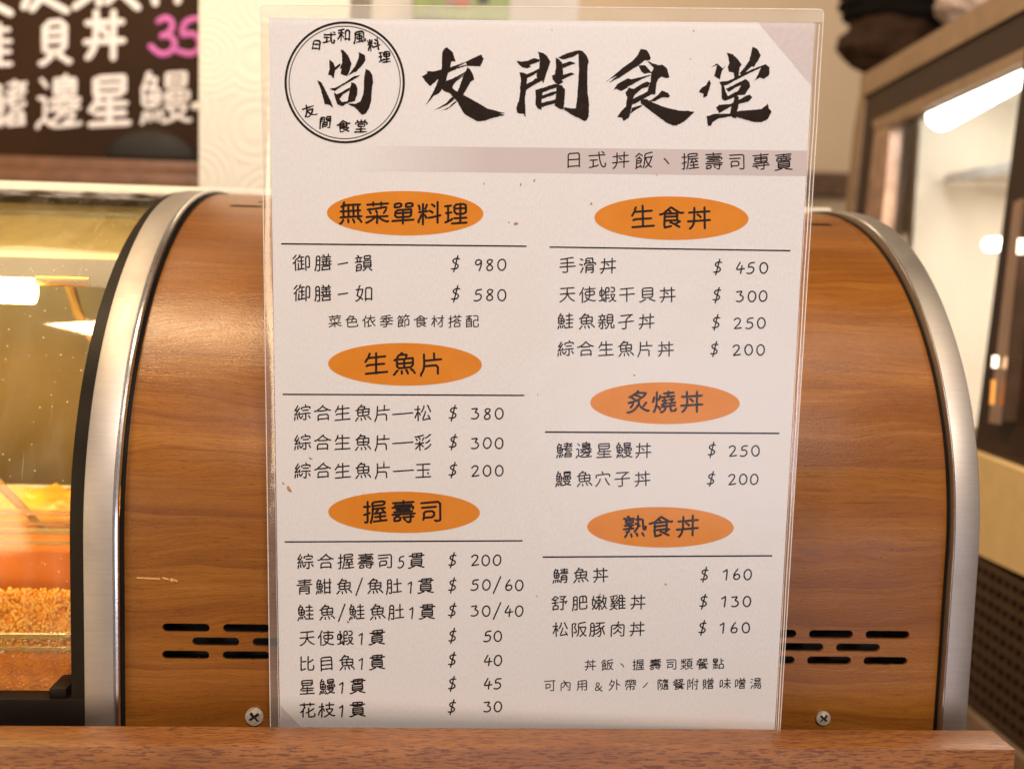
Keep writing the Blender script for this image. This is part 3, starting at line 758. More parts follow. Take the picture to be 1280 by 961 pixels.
# board writing
def bmap(x, y, h): p = atY(x, y, BY - .0015 - h); return tuple(p)
rc = random.Random(3)
def board_mark(name, mat, fn):
    pen = Pen(bmap, .0008); fn(pen); return link(name, pen.m.mesh('mark'), mat, board)
for (ch, cx, cy, w_, h_, wd) in (('鮭', -16, 58, 70, 62, 6.3), ('貝', 69, 54, 44, 66, 7.2), ('丼', 131, 46, 56, 68, 8), ('鰭', 10, 132, 52, 66, 5.0), ('邊', 74, 130, 62, 74, 5.2), ('星', 137, 127, 60, 72, 7.4), ('鰻', 207, 124, 70, 72, 5.0)):
    board_mark('chalk_character', CHALK, lambda pen: pen.chars(ch, cx, cy, w_, h_, wd, jit=.012, tilt=.05, rnd=rc))
for sts in (([(-20, 0), (13, 17)],), ([(36, -6), (30, 9)], [(56, -8), (40, 12)], [(46, -6), (64, 4), (83, 14)]), ([(118, -8), (94, 9)], [(124, -8), (124, 5)], [(146, -8), (134, 3)], [(150, -10), (172, 10)]), ([(194, 4), (192, -12), (224, -12), (222, 2)],), ([(243, 133), (262, 130)],)):
    board_mark('chalk_character', CHALK, lambda pen: [pen.stroke(st, 9) for st in sts])
board_mark('pink_digit', PINK, lambda pen: pen.stroke([(198, 27), (208, 21), (217, 30), (212, 42), (200, 46), (212, 44), (220, 54), (214, 66), (200, 69), (188, 58)], 7, sm=2))
board_mark('pink_digit', PINK, lambda pen: pen.stroke([(262, 23), (232, 24), (226, 46), (240, 41), (250, 50), (250, 62), (238, 69), (222, 64)], 7, sm=2))
# dark round lid in front of the board
c0 = atY(190, 202, BY - .014)
bm = bmesh.new(); bmesh.ops.create_uvsphere(bm, u_segments=32, v_segments=16, radius=1)
for v in bm.verts:
    v.co = Vector((c0.x + v.co.x * .066, BY - .014 + v.co.y * .012, c0.z + max(v.co.z, 0) * .044))
me = bpy.data.meshes.new('lid'); bm.to_mesh(me); bm.free(); me.polygons.foreach_set('use_smooth', [True]*len(me.polygons))
o = link('round_lid', me, plain('dark_lid', (.008, .005, .003), .7)); tag(o, 'small black dome shaped lid in front of the blackboard bottom edge', 'lid')
m = MB(); m.box((-.62, .80, -.075), (pl.x - .005, .92, c0.z - .045)); o = link('rear_shelf', m.mesh('rs'), plain('rear_shelf_wood', (.12, .07, .04), .5)); o['kind'] = 'structure'

# ------------------------------------------------------------------ menu card
MO = Vector((0.21238, -0.027187, 0.138666))
MROT = Matrix([[0.9977251239868133, 0.06562797773506528, -0.015412511278294736], [-0.0662277535849581, 0.9969071116799468, -0.04230951827941159], [0.012588153978556851, 0.04323400537021257, 0.9989856651419281]])
MN = MROT @ Vector((0, -1, 0))
MM = MROT.to_4x4(); MM.translation = MO + MROT @ Vector((0, 0, -.205)); MI = MM.inverted()
menu = thing('laminated_menu', 'laminated white restaurant menu with black brush title and orange oval headings standing on the ledge', 'menu', M=MM)
def mp(x, y, h=0):    # page position -> card local coordinates, h metres in front of the sheet
    p = MI @ at(x, y, MO, MN); return (p.x, p.y - h, p.z)
LAY = [0.00012]
def mlink(name, me, mat, kind=None): 
    o = link(name, me, mat, menu, kind, local=True); return o
def poly(pts, h, mb=None, mi=0):
    m = mb or MB(); V = [mp(x, y, h) for x, y in pts]
    tri = tessellate_polygon([[Vector((x, y, 0)) for x, y in pts]])
    m.add(V, [tuple(t_) for t_ in tri], mi); return m
# paper sheet
ptop = ((336, 22.5), (1018.7, 29)); PBL, PBR = (350.6, 949), (966.2, 948)
m = MB()
A, B, C_, D_ = mp(*ptop[0]), mp(*ptop[1]), mp(*PBR), mp(*PBL)
nu, nv = 8, 10
for s_i, hh in ((0, 0), (1, .0002)):
    pass
vs = []; 
for j in range(nv + 1):
    for i in range(nu + 1):
        u, v = i / nu, j / nv
        a = Vector(A).lerp(Vector(B), u); b = Vector(D_).lerp(Vector(C_), u); vs.append(a.lerp(b, v))
fs = [(j*(nu+1)+i, (j+1)*(nu+1)+i, (j+1)*(nu+1)+i+1, j*(nu+1)+i+1) for j in range(nv) for i in range(nu)]
m.add(vs, fs); nb = len(vs)
m.add([Vector(p) + Vector((0, .00025, 0)) for p in (A, B, C_, D_)], [(0, 1, 2, 3)])
mlink('paper_sheet', m.mesh('paper'), PAPER)
def quad(name, pts, mat, h, uvs=None):
    V = [mp(x, y, h) for x, y in pts]; me = bpy.data.meshes.new(name); me.from_pydata(V, [], [tuple(range(len(V)))]); me.update()
    if uvs:
        l = me.uv_layers.new(name='UVMap')
        for i, q in enumerate(uvs): l.data[i].uv = q
    return mlink(name, me, mat)
quad('printed_band', [(440, 182.0), (440, 213.5), (1007.5, 220.3), (1009, 188.6)], BAND, .00010, [(0, 0), (0, 1), (1, 1), (1, 0)])
quad('printed_corner', [(948, 28.6), (1014.2, 107), (1018.3, 29.2)], MAUVE, .00010)
quad('printed_corner', [(350.4, 881), (350.9, 948), (414, 948)], MAUVE, .00010)
# ovals
for (cx, cy, rx, ry) in ((506.5, 266.7, 97.8, 27.7), (506.3, 455.3, 96.1, 26.6), (505.1, 640, 94.8, 25.8), (839.3, 272.9, 96.3, 27.2), (831.2, 503.8, 93.4, 26.0), (825.6, 658.7, 91.6, 25.3)):
    P = [(cx + rx * math.cos(a) - 0, cy + ry * math.sin(a) + rx * math.cos(a) * .008) for a in np.linspace(0, 2*math.pi, 65)[:-1]]
    m = MB(); V = [mp(x, y, .00012) for x, y in P]; m.add(V + [mp(cx, cy, .00012)], [(i, (i+1) % 64, 64) for i in range(64)]); mlink('heading_oval', m.mesh('oval'), ORANGE)
# rules
for (x0, y0_, x1, y1_, w_) in ((351.4, 304.9, 658.1, 307.9, 1.9), (353.5, 492.8, 655.4, 494.1, 1.8), (356, 677, 653, 675.6, 1.8), (687, 308.9, 988, 313.5, 1.8), (681.2, 539.8, 974.1, 541.5, 2.0), (678.4, 695.9, 965.3, 694.3, 1.9)):
    quad('rule_line', [(x0, y0_ - w_/2), (x0, y0_ + w_/2), (x1, y1_ + w_/2), (x1, y1_ - w_/2)], INK, .00012)
rt_ = random.Random(11)
def lin(a, b, n): return [a + (b - a) * i / (n - 1) for i in range(n)] if n > 1 else [a]
HB = .00015
def pmap(x, y, h): return mp(x, y, HB + h)
def line(name, items, wd):
    pen = Pen(pmap, .00005)
    for (ch, cx, cy, w_, h_) in items: pen.chars(ch, cx, cy, w_, h_, wd, jit=.016, tilt=.085, rnd=rt_)
    return mlink(name, pen.m.mesh('text'), INK)
def cjk(s, xs, y0, y1, size, wd, name='item_text'):
    n = len(s); its = []
    for i, ch in enumerate(s):
        y = y0 + (y1 - y0) * i / max(1, n - 1)
        if ch == '1' or ch == '5': its.append((ch, xs[i], y + 1, size * .52, size * .74))
        elif ch == '/': its.append((ch, xs[i], y, size * .55, size * .95))
        elif ch == '—': its.append((ch, xs[i], y, 25, size))
        elif ch == '－': its.append((ch, xs[i], y, 14, size))
        elif ch == '&': its.append((ch, xs[i] + 2.5, y + 1, size * 1.15, size * 1.15))
        else: its.append((ch, xs[i], y, size * 1.10, size * 1.04))
    return line(name, its, wd)
def price(s, xs, yd, y, h, xd, wd=1.75):
    its = [('$', xd, yd, h * .95, h * 1.25)]
    for ch, x in zip(s, xs): its.append((ch, x, y, h * (.92 if ch != '/' else .9), h * (1 if ch != '/' else 1.3)))
    return line('price_text', its, wd)
# headings
cjk('無菜單料理', lin(438.7, 570.2, 5), 266.5, 268.2, 29.5, 2.9, 'heading_text')
cjk('生魚片', [470.4, 505.8, 540.2], 454.6, 455.4, 30, 2.9, 'heading_text')
cjk('握壽司', [469.3, 504.2, 539.4], 639.8, 639.6, 29.5, 2.9, 'heading_text')
cjk('生食丼', [803.4, 838.7, 874.3], 272, 273, 30, 2.9, 'heading_text')
cjk('炙燒丼', [798, 830.5, 864.7], 502.9, 503, 29, 2.9, 'heading_text')
cjk('熟食丼', [793, 826, 859.8], 658.4, 658, 28.5, 2.9, 'heading_text')
cjk('日式丼飯、握壽司專賣', [717.1, 746.4, 775.7, 804.8, 834, 862.9, 892.2, 921.5, 950.8, 979.4], 200.3, 203.2, 22, 1.7, 'tagline_text')
# left column
cjk('御膳－韻', [377, 404, 428.5, 454.4], 329, 329.6, 21.5, 1.75); price('980', [597.8, 612.4, 627.5], 329.5, 331, 15, 569.4)
cjk('御膳－如', [377.5, 404, 428.8, 455.2], 366.8, 367.4, 21.5, 1.75); price('580', [597.8, 612.4, 627.5], 366.9, 368.8, 15, 569.4)
cjk('菜色依季節食材搭配', lin(418.7, 590.2, 9), 401.8, 401.9, 16.3, 1.35, 'note_text')
cjk('綜合生魚片—松', [378.4, 403.6, 428.4, 454.1, 478.5, 504, 528.8], 516, 516.6, 21, 1.7); price('380', [594.3, 609.1, 624], 516, 516.9, 14.6, 566.4)
cjk('綜合生魚片—彩', [378.4, 403.6, 428.4, 454.1, 478.5, 504, 529.2], 553, 553.3, 21, 1.7); price('300', [594.3, 609.1, 624], 551.7, 553.9, 14.4, 566.4)
cjk('綜合生魚片—玉', [378.6, 403.8, 428.6, 454.3, 478.7, 504, 529.2], 588.3, 588.3, 20.7, 1.7); price('200', [594.3, 609.1, 624], 586.9, 588.3, 14.2, 566.2)
cjk('綜合握壽司5貫', [382, 407.3, 432.6, 457.2, 481.5, 501.5, 520.8], 701.6, 700.9, 20.3, 1.7); price('200', [594, 607.3, 621.4], 699.2, 699.9, 14, 565.4)
cjk('青魽魚/魚肚1貫', [380.6, 405, 430.6, 448.9, 469.2, 492.5, 512.8, 532.5], 733.2, 732.2, 20.3, 1.7); price('50/60', [593.8, 608, 621.4, 635.7, 649], 730.5, 730.9, 14, 565.4)
cjk('鮭魚/鮭魚肚1貫', [382, 409, 427.2, 445.9, 472.2, 495.5, 514.8, 534.1], 765.5, 764.2, 20.3, 1.7); price('30/40', [593.8, 608, 621.4, 635.7, 649], 762.5, 763.2, 14, 565.4)
cjk('天使蝦1貫', [384, 407.6, 431.6, 451.6, 471.5], 797.5, 796.5, 20, 1.7); price('50', [609.7, 622.4], 794.1, 794.8, 13.8, 565.4)
cjk('比目魚1貫', [384, 408.3, 433.9, 451.6, 471.5], 829.1, 827.4, 20, 1.7); price('40', [609.7, 622.4], 823.8, 824.8, 13.8, 565.4)
cjk('星鰻1貫', [384, 409, 427.2, 447.2], 858.7, 857.1, 19.8, 1.75); price('45', [609.7, 622.4], 853.7, 853.9, 13.8, 565.2)
cjk('花枝1貫', [384.3, 408.3, 427.2, 447.2], 887.4, 886.4, 19.8, 1.85); price('30', [609.7, 622.4], 883, 883, 13.6, 564.8)
# right column
cjk('手滑丼', [709.1, 734.3, 760.2], 332.1, 333, 20.8, 1.7); price('450', [924.9, 938.8, 954.4], 333.5, 334.9, 14.4, 897)
cjk('天使蝦干貝丼', [709.1, 734.3, 758.9, 783.5, 809.5, 834.6], 368.5, 368.7, 20.6, 1.65); price('300', [925, 939.9, 953.6], 368.5, 370.4, 14.2, 896.1)
cjk('鮭魚親子丼', [706.9, 733.4, 758, 782.7, 808.1], 401.8, 402.4, 20.4, 1.65); price('250', [922.1, 937.2, 951.6], 402.7, 404, 14.2, 894.8)
cjk('綜合生魚片丼', [707.5, 732.3, 757.5, 782.7, 806.7, 831.9], 436, 436.6, 20.4, 1.65); price('200', [920.8, 935.8, 950.8], 436, 437.4, 14, 892.9)
cjk('鰭邊星鰻丼', [705.5, 730.2, 755.3, 779.9, 804], 563.1, 563.1, 20.4, 1.65); price('250', [916.1, 930.3, 944.3], 562, 563.4, 14, 889.6)
cjk('鰻魚穴子丼', [704.2, 730.7, 753.4, 778, 803.2], 598.6, 598.6, 20.2, 1.65); price('200', [915.3, 929, 942.6], 598, 598.9, 13.8, 888.8)
cjk('鯖魚丼', [700.6, 726.2, 750.5], 719.6, 718.6, 19.6, 1.65); price('160', [907.3, 920.7, 934.7], 717.4, 717.6, 13.8, 880.7)
cjk('舒肥嫩雞丼', [699, 724.6, 749, 772.4, 797.4], 753.6, 752.6, 19.6, 1.6); price('130', [905.1, 919.1, 933.8], 751.1, 751.4, 13.8, 879.2)
cjk('松阪豚肉丼', [700.6, 724, 746.8, 772.4, 796.4], 786.8, 786, 19.4, 1.6); price('160', [903.5, 917.6, 932.2], 783.9, 784.2, 13.6, 877.9)
cjk('丼飯、握壽司類餐點', [738, 759.3, 778.6, 798.3, 819.2, 839.5, 858.3, 877.9, 897.9], 830.9, 829.2, 14.6, 1.2, 'note_text')
cjk('可內用&外帶，隨餐附贈味噌湯', [687.5, 706.8, 727.7, 748.4, 768.3, 788, 806.7, 828.6, 848.3, 866, 885.4, 906.6, 925.4, 944.7], 856.6, 853.9, 14.4, 1.2, 'note_text')
# emblem rings
def ringpoly(cx, cy, rx, ry, w_, h, mat, name):
    n = 96; m = MB(); vs = []
    for k in range(n):
        a = 2 * math.pi * k / n
        vs += [mp(cx + rx * math.cos(a), cy + ry * math.sin(a), h), mp(cx + (rx - w_) * math.cos(a), cy + (ry - w_) * math.sin(a), h)]
    m.add(vs, [(2*k, 2*((k+1) % n), 2*((k+1) % n)+1, 2*k+1) for k in range(n)]); mlink(name, m.mesh('ring'), mat)
ringpoly(430.9, 103.4, 75.3, 76.2, 2.9, .00012, BRUSH, 'emblem_ring')
ringpoly(430.9, 103.4, 70.0, 70.8, 1.1, .00012, BRUSH, 'emblem_ring')
for (ch, cx, cy, sz, rot_) in (('日', 395.8, 56.5, 14.5, 8), ('式', 411.8, 48, 16.5, 6), ('和', 430.6, 44.6, 17, 4), ('風', 449.4, 46.9, 17, -4), ('料', 467.6, 56.6, 17, -8), ('理', 480.9, 72, 16, -4),
                               ('友', 386.8, 139.3, 17.5, -14), ('間', 406.7, 153.6, 17, 4), ('食', 429.6, 158.6, 17.5, -4), ('堂', 451.3, 158.4, 17.5, 3)):
    pen = Pen(pmap, .00005); pen.chars(ch, cx, cy, sz, sz, 2.0, jit=.02, tilt=.10, rot=rot_, rnd=rt_, brush=.8); mlink('emblem_character', pen.m.mesh('ec'), BRUSH)
# brush-painted characters
def bpoly(pen_m, P, ox, oy, sc, k, seed):
    P = [(ox + x / sc, oy + y / sc) for x, y in P]
    rr = random.Random(seed); Q = []
    n = len(P)
    for i in range(n):
        a, b = P[i], P[(i+1) % n]; L = math.hypot(b[0]-a[0], b[1]-a[1]); s_ = max(1, int(L / .9))
        for q in range(s_):
            f_ = q / s_; x = a[0] + (b[0]-a[0]) * f_; y = a[1] + (b[1]-a[1]) * f_
            if q: 
                nx, ny = -(b[1]-a[1]) / L, (b[0]-a[0]) / L; d = rr.uniform(-.36, .36)
                x += nx * d; y += ny * d
            Q.append((x, y))
    tri = tessellate_polygon([[Vector((x, y, 0)) for x, y in Q]])
    pen_m.add([mp(x, y, .00012 + k * .000012) for x, y in Q], [tuple(t_) for t_ in tri])
TITLE = {
 'friend': (515, 50, 8.733, [
  [(380,80),(400,100),(440,130),(462,190),(478,243),(430,235),(422,290),(400,350),(370,450),(345,520),(325,545),(290,590),(235,615),(150,718),(215,600),(255,520),(290,430),(320,340),(325,290),(328,150),(345,105)],
  [(108,400),(165,370),(160,345),(240,345),(320,325),(420,300),(500,272),(585,252),(520,285),(470,305),(590,275),(600,285),(490,318),(400,360),(330,390),(280,435),(200,508),(155,465)],
  [(500,268),(590,240),(680,195),(755,162),(785,210),(745,292),(600,288),(588,252)],
  [(605,300),(640,330),(665,380),(680,435),(640,460),(600,530),(560,600),(500,660),(470,640),(500,560),(545,440),(560,395)],
  [(430,630),(480,610),(450,665),(390,710),(310,745),(245,768),(320,725),(380,685)],
  [(480,665),(495,672),(440,722),(380,760),(315,775),(400,738)],
  [(370,450),(430,430),(500,395),(580,350),(570,375),(480,440),(440,520),(470,560),(430,570),(350,560),(330,540)],
  [(560,390),(562,402),(490,450),(450,490),(480,440)],
  [(335,550),(440,530),(480,560),(560,600),(650,650),(740,700),(820,750),(950,785),(1018,800),(955,805),(1015,820),(860,860),(790,885),(710,890),(640,850),(570,810),(530,740),(490,670),(420,590)]]),
 'room': (635, 50, 8.733, [
  [(125,355),(165,358),(210,380),(205,470),(200,545),(185,640),(190,760),(193,845),(165,805),(130,810),(100,795),(90,740),(118,670),(135,560),(130,520),(142,440),(135,400)],
  [(92,228),(150,240),(220,228),(285,200),(342,215),(342,238),(280,262),(235,280),(255,292),(212,315),(150,300),(115,265)],
  [(322,130),(380,145),(425,175),(462,240),(440,310),(415,380),(388,475),(365,445),(320,440),(310,380),(340,310),(345,230),(338,170)],
  [(200,380),(260,355),(335,315),(335,350),(280,385),(205,420)],
  [(195,490),(270,450),(295,425),(345,425),(370,450),(290,490),(200,548)],
  [(520,195),(560,215),(590,250),(600,330),(600,390),(580,440),(605,460),(560,490),(520,475),(485,430),(480,390),(510,380),(525,300)],
  [(545,195),(640,150),(730,125),(740,118),(790,120),(780,150),(700,190),(600,218)],
  [(590,265),(680,235),(735,258),(680,280),(598,310)],
  [(590,385),(690,358),(730,378),(680,395),(580,445)],
  [(770,112),(810,122),(855,165),(880,230),(868,300),(865,480),(872,600),(885,700),(880,840),(860,880),(835,888),(780,860),(700,820),(615,765),(615,735),(690,752),(740,748),(755,640),(765,500),(775,330),(770,180)],
  [(298,545),(350,550),(375,580),(365,700),(368,770),(320,745),(298,705),(305,630)],
  [(300,548),(400,520),(500,485),(560,485),(540,520),(460,545),(370,580)],
  [(530,485),(590,500),(625,550),(615,680),(608,760),(565,755),(510,720),(525,600)],
  [(365,612),(450,580),(530,560),(530,590),(440,622),(365,650)],
  [(360,692),(450,668),(530,650),(530,690),(440,715),(365,738)]]),
 'eat': (750, 50, 8.36, [
  [(425,95),(485,108),(515,150),(532,190),(520,218),(470,215),(400,270),(300,335),(200,400),(90,452),(180,378),(120,405),(65,440),(130,385),(230,300),(340,220),(395,160)],
  [(490,220),(560,250),(610,265),(655,262),(700,300),(712,345),(727,392),(690,402),(640,388),(610,410),(590,460),(577,575),(540,570),(490,590),(500,520),(530,430),(535,350),(560,295)],
  [(400,265),(470,268),(510,310),(545,350),(500,350),(460,358),(430,330)],
  [(140,525),(180,465),(230,435),(295,402),(330,415),(380,400),(450,385),(540,362),(520,380),(440,410),(370,450),(300,485),(275,510),(220,538),(175,515)],
  [(265,555),(300,500),(350,515),(430,465),(490,435),(525,450),(500,495),(440,510),(360,580),(345,620),(330,700),(315,780),(295,820),(245,852),(230,815),(178,808),(225,740),(270,700),(285,600)],
  [(340,620),(420,580),(500,540),(560,560),(480,605),(400,650),(335,680)],
  [(330,715),(400,690),(445,680),(430,700),(380,730),(320,770)],
  [(515,640),(590,590),(650,530),(710,555),(730,590),(715,605),(650,602),(570,645)],
  [(420,620),(480,620),(550,655),(620,685),(720,718),(820,740),(930,745),(990,752),(930,810),(870,860),(800,895),(760,895),(690,865),(620,810),(550,760),(480,705),(425,665)]]),
 'hall': (865, 50, 8.354, [
  [(362,135),(420,150),(470,195),(518,260),(495,300),(490,350),(480,410),(440,400),(435,345),(385,335),(372,290),(390,250),(378,180)],
  [(630,72),(680,95),(718,160),(690,220),(640,290),(625,275),(560,340),(510,365),(495,350),(550,290),(600,210),(620,130)],
  [(200,285),(262,248),(300,280),(320,300),(350,268),(310,330),(290,415),(230,380),(245,330),(262,265),(215,285)],
  [(178,420),(197,450),(180,520),(155,590),(115,608),(120,565),(70,545),(100,500),(145,475)],
  [(285,440),(380,430),(440,400),(560,340),(700,280),(770,255),(810,295),(805,370),(750,412),(710,395),(650,430),(690,360),(720,290),(600,350),(480,410),(380,465),(310,490)],
  [(305,480),(340,490),(350,540),(375,590),(440,572),(440,600),(340,640),(310,615)],
  [(350,515),(440,470),(560,410),(600,440),(605,490),(550,575),(480,580),(450,588),(460,565),(500,500),(510,475),(450,500),(385,545)],
  [(375,590),(430,558),(470,540),(500,570),(440,600),(380,615)],
  [(250,710),(280,680),(400,670),(500,620),(600,570),(628,600),(590,645),(490,670),(400,700),(285,768)],
  [(440,570),(490,600),(485,680),(470,750),(460,825),(420,810),(395,780),(410,700),(435,640)],
  [(150,800),(230,775),(400,770),(490,745),(600,735),(720,725),(795,668),(800,720),(830,750),(790,830),(720,862),(650,860),(560,835),(480,810),(400,800),(280,820),(220,855),(200,895),(165,900),(158,840)]]),
 'mark': (380, 50, 9.61, [
  [(440,115),(480,130),(530,190),(572,290),(550,370),(520,440),(440,415),(450,350),(430,345),(460,270),(455,180)],
  [(662,150),(730,185),(740,250),(690,320),(620,390),(600,392),(520,440),(560,390),(620,310),(655,220)],
  [(302,235),(350,275),(375,330),(430,285),(440,310),(375,370),(355,470),(330,435),(288,420),(308,350)],
  [(310,590),(380,575),(480,520),(600,440),(685,420),(640,455),(560,500),(450,560),(370,620)],
  [(155,485),(210,515),(250,590),(300,690),(355,820),(310,785),(248,775),(225,680),(195,570)],
  [(740,350),(790,370),(822,430),(830,500),(815,600),(808,740),(780,830),(735,895),(690,900),(650,850),(600,805),(545,785),(530,765),(620,770),(680,740),(715,640),(722,480)],
  [(360,635),(400,655),(450,630),(500,600),(560,570),(548,610),(480,650),(430,705),(425,715),(455,748),(520,740),(560,745),(500,775),(460,800),(400,775),(375,700)],
  [(570,510),(620,530),(645,590),(635,670),(610,740),(560,750),(520,748),(540,660),(555,580)]]),
}
for key, (ox, oy, sc, polys) in TITLE.items():
    m = MB()
    for k, P in enumerate(polys): bpoly(m, P, ox, oy, sc, k, hash_ if False else (len(key) * 31 + k))
    me = bpy.data.meshes.new('brush'); me.from_pydata(m.v, [], m.f); me.update()
    mlink('title_character' if key != 'mark' else 'emblem_character', me, BRUSH)
# small food stains and flecks on the sheet
rs_ = random.Random(5)
def speck(x, y, r, mat, name, el=1.0, ang=0):
    n = 9; P = []
    for k in range(n):
        a = 2*math.pi*k/n; q = r * rs_.uniform(.7, 1.2); u, v = q * el * math.cos(a), q * math.sin(a)
        P.append((x + u * math.cos(ang) - v * math.sin(ang), y + u * math.sin(ang) + v * math.cos(ang)))
    m = MB(); m.add([mp(px, py, .00011) for px, py in P], [tuple(range(n))]); mlink(name, m.mesh(name), mat)
for (x, y, r, el, an) in ((668, 226, 1.2, 1.6, 2), (605, 230, 1.0, 1.4, 1), (651, 231, 1.1, 2, 1.4), (645, 280, 1.9, 1.5, 0), (636, 278, 1.1, 1, 0), (690, 38, .9, 1, 0), (739, 255, 1.2, 1.8, 1.9), (361, 611, 2.3, 2.2, .9), (354, 604, 1.0, 2, .9), (388, 573, 1.1, 2.5, .4), (480, 577, .9, 1.3, 0), (435, 777, 1.3, 1.5, 0), (832, 730, 1.2, 1.2, 0), (671, 745, .9, 1, 0), (821, 219, .8, 1, 0), (750, 742, .9, 1.5, 1)):
    speck(x, y, r, STAIN, 'food_stain', el, an)
for (x, y, r) in ((793, 469, 1.0), (867, 39, .9), (672, 493, .6), (863, 74, .7), (560, 88, .6)): speck(x, y, r, FLECK, 'dark_fleck')

# film : front sheet over the paper, hazy border ring, side borders, edge beads
HF = .00055
def rounded(cs, r):
    out = []
    n = len(cs)
    for i in range(n):
        p0, p, p1 = Vector(cs[i-1]), Vector(cs[i]), Vector(cs[(i+1) % n])
        a = p + (p0 - p).normalized() * r; b = p + (p1 - p).normalized() * r
        for k in range(7):
            u = k / 6; out.append(tuple(((1-u)**2) * a + 2*u*(1-u) * p + u*u * b))
    return out
film_c = [(325.8, 6.3), (1029.6, 12.4), (975.0, 956), (339.0, 957)]
def fl(y): return 325.8 + (y - 6.3) * (338.2 - 325.8) / (909 - 6.3)
def frr(y): return 1029.6 + (y - 12.4) * (975.0 - 1029.6) / (909 - 12.4)
def pll(y): return 336 + (y - 22.5) * (349.9 - 336) / (909 - 22.5)
def prr(y): return 1018.7 + (y - 29) * (968.7 - 1018.7) / (909 - 29)
me = poly([(pll(22), 22.3), (prr(28.8), 28.8), (prr(950), 950), (pll(950), 951)], HF).mesh('ff'); mlink('front_film', me, FILM)
# border: top piece (hazier) and two side pieces, each a little uneven in depth
def strip_px(L, Rr, ys, hf, name, mat):
    m = MB(); vs = []
    for y in ys: vs += [mp(L(y), y, hf(y, 0)), mp((L(y) + Rr(y)) / 2, y, hf(y, 1)), mp(Rr(y), y, hf(y, 2))]
    n = len(ys); m.add(vs, [q for i in range(n-1) for q in ((3*i, 3*i+3, 3*i+4, 3*i+1), (3*i+1, 3*i+4, 3*i+5, 3*i+2))])
    mlink(name, m.mesh(name, True), mat)
ys = list(np.linspace(28, 955, 30))
wob = lambda y, k: .0001 + .0005 * (k == 0) + .00025 * math.sin(y * .021 + k) 
strip_px(lambda y: prr(y) + .1, lambda y: frr(y), ys, wob, 'film_border', FILMS)
strip_px(lambda y: fl(y), lambda y: pll(y) - .1, ys, lambda y, k: .0001 + .0005 * (k == 2) + .0002 * math.sin(y * .017 + k), 'film_border', FILMS)
top = rounded([(fl(28), 28), (325.8, 6.3), (1029.6, 12.4), (frr(28), 28)], 7)
top = [(fl(28), 28)] + top[7:21] + [(frr(28), 28), (prr(28.8), 28.7), (pll(22), 22.2), (pll(22) - .1, 28)]
mlink('film_border', poly(top, .0003).mesh('tb'), FILMB)
out = [(fl(955), 955), (fl(500), 500)] + rounded([(fl(28), 28), (325.8, 6.3), (1029.6, 12.4), (frr(28), 28)], 7)[7:21] + [(frr(500), 500), (frr(955), 955)]
me = MB(); P3 = [mp(x, y, .0003) for x, y in out]; me.tube(P3, .00028, 6); mlink('film_edge', me.mesh('fe', True), EDGE)
t = NT('film_crease'); t.set(Base_Color=(.95, .90, .86), Roughness=.12, Alpha=.55, Specular_IOR_Level=1.0); CREASE = t.m
for fn_, r_ in ((lambda y: prr(y) + (frr(y) - prr(y)) * .52, .00026), (lambda y: prr(y) + .6, .00016), (lambda y: pll(y) - 1.0, .00014)):
    m = MB(); m.tube([mp(fn_(y) + .25 * math.sin(y * .05), y, .0006) for y in np.linspace(31, 950, 40)], r_, 6); mlink('film_crease', m.mesh('cr', True), CREASE)

# ------------------------------------------------------------------ background right : glass fronted fridge
FX = .78; FK = .085          # front plane leans: x grows with height
FP = Vector((FX, 0, CAMPOS.z)); FN = Vector((1, 0, -FK)).normalized()
def fp(px, py, inn=0.0): return at(px, py, FP + Vector((inn, 0, 0)), FN)
fridge = thing('upright_fridge', 'brightly lit glass fronted drinks fridge with dark frames at the right', 'fridge', (FX, 1.3, -.2))
def fquad(name, pts, mat, depth=.03, inn=0.0, parent=None, bev=.002):
    P = [fp(x, y, inn) for x, y in pts]; n = len(P); Q = [p + Vector((depth, 0, 0)) for p in P]
    m = MB(); m.add(P + Q, [tuple(range(n)), tuple(range(2*n-1, n-1, -1))] + [(i, (i+1) % n, n + (i+1) % n, n + i) for i in range(n)])
    return link(name, m.mesh(name, bevel=bev), mat, parent or fridge)
DFR = plain('dark_brown_frame', (.040, .020, .011), .4, var=.2, Specular_IOR_Level=.2)
TAN = plain('tan_metal_frame', (.34, .225, .13), .35, metal=.35, var=.15)
fquad('top_frame', [(1078, 100), (1330, -48), (1330, -24), (1078.5, 115)], TAN, .10, bev=.008)
fquad('top_frame_shade', [(1078.6, 115.5), (1330, -23.5), (1330, -8), (1079, 124)], plain('dark_frame_shade', (.11, .065, .04), .35, var=.2), .08, .006)  # dark strip paints in the shadow line below the top frame
fquad('door_frame', [(1079, 124.5), (1330, -7), (1330, 38), (1090, 152)], DFR, .06, .004)
fquad('door_trim', [(1092, 152.5), (1330, 38.5), (1330, 50), (1094, 163)], TAN, .02, .002)
fquad('side_post', [(1077, 105), (1079, 124), (1062, 290), (1054, 290), (1068, 160)], TAN, .10, -.001)
fquad('door_frame', [(1079.5, 125), (1093, 152), (1090, 170), (1078, 300), (1063, 300)], DFR, .06, .004)
fquad('door_trim', [(1094, 163), (1112, 154), (1112, 166), (1100, 300), (1079, 300)], plain('pinkish_metal_frame', (.42, .26, .18), .35, metal=.3, var=.3), .02, .003)
fquad('mullion', [(1283, 60), (1330, 40), (1290, 568), (1219, 556)], DFR, .05, -.002)
fquad('bottom_frame', [(1100, 520), (1330, 580), (1330, 606), (1100, 545)], DFR, .06, -.001)
t = NT('fridge_glass'); t.t.nodes.remove(t.b); tr = t.n('ShaderNodeBsdfTransparent'); tr.inputs[0].default_value = (.95, .96, .94, 1); g = t.n('ShaderNodeBsdfGlossy'); g.inputs['Roughness'].default_value = .03
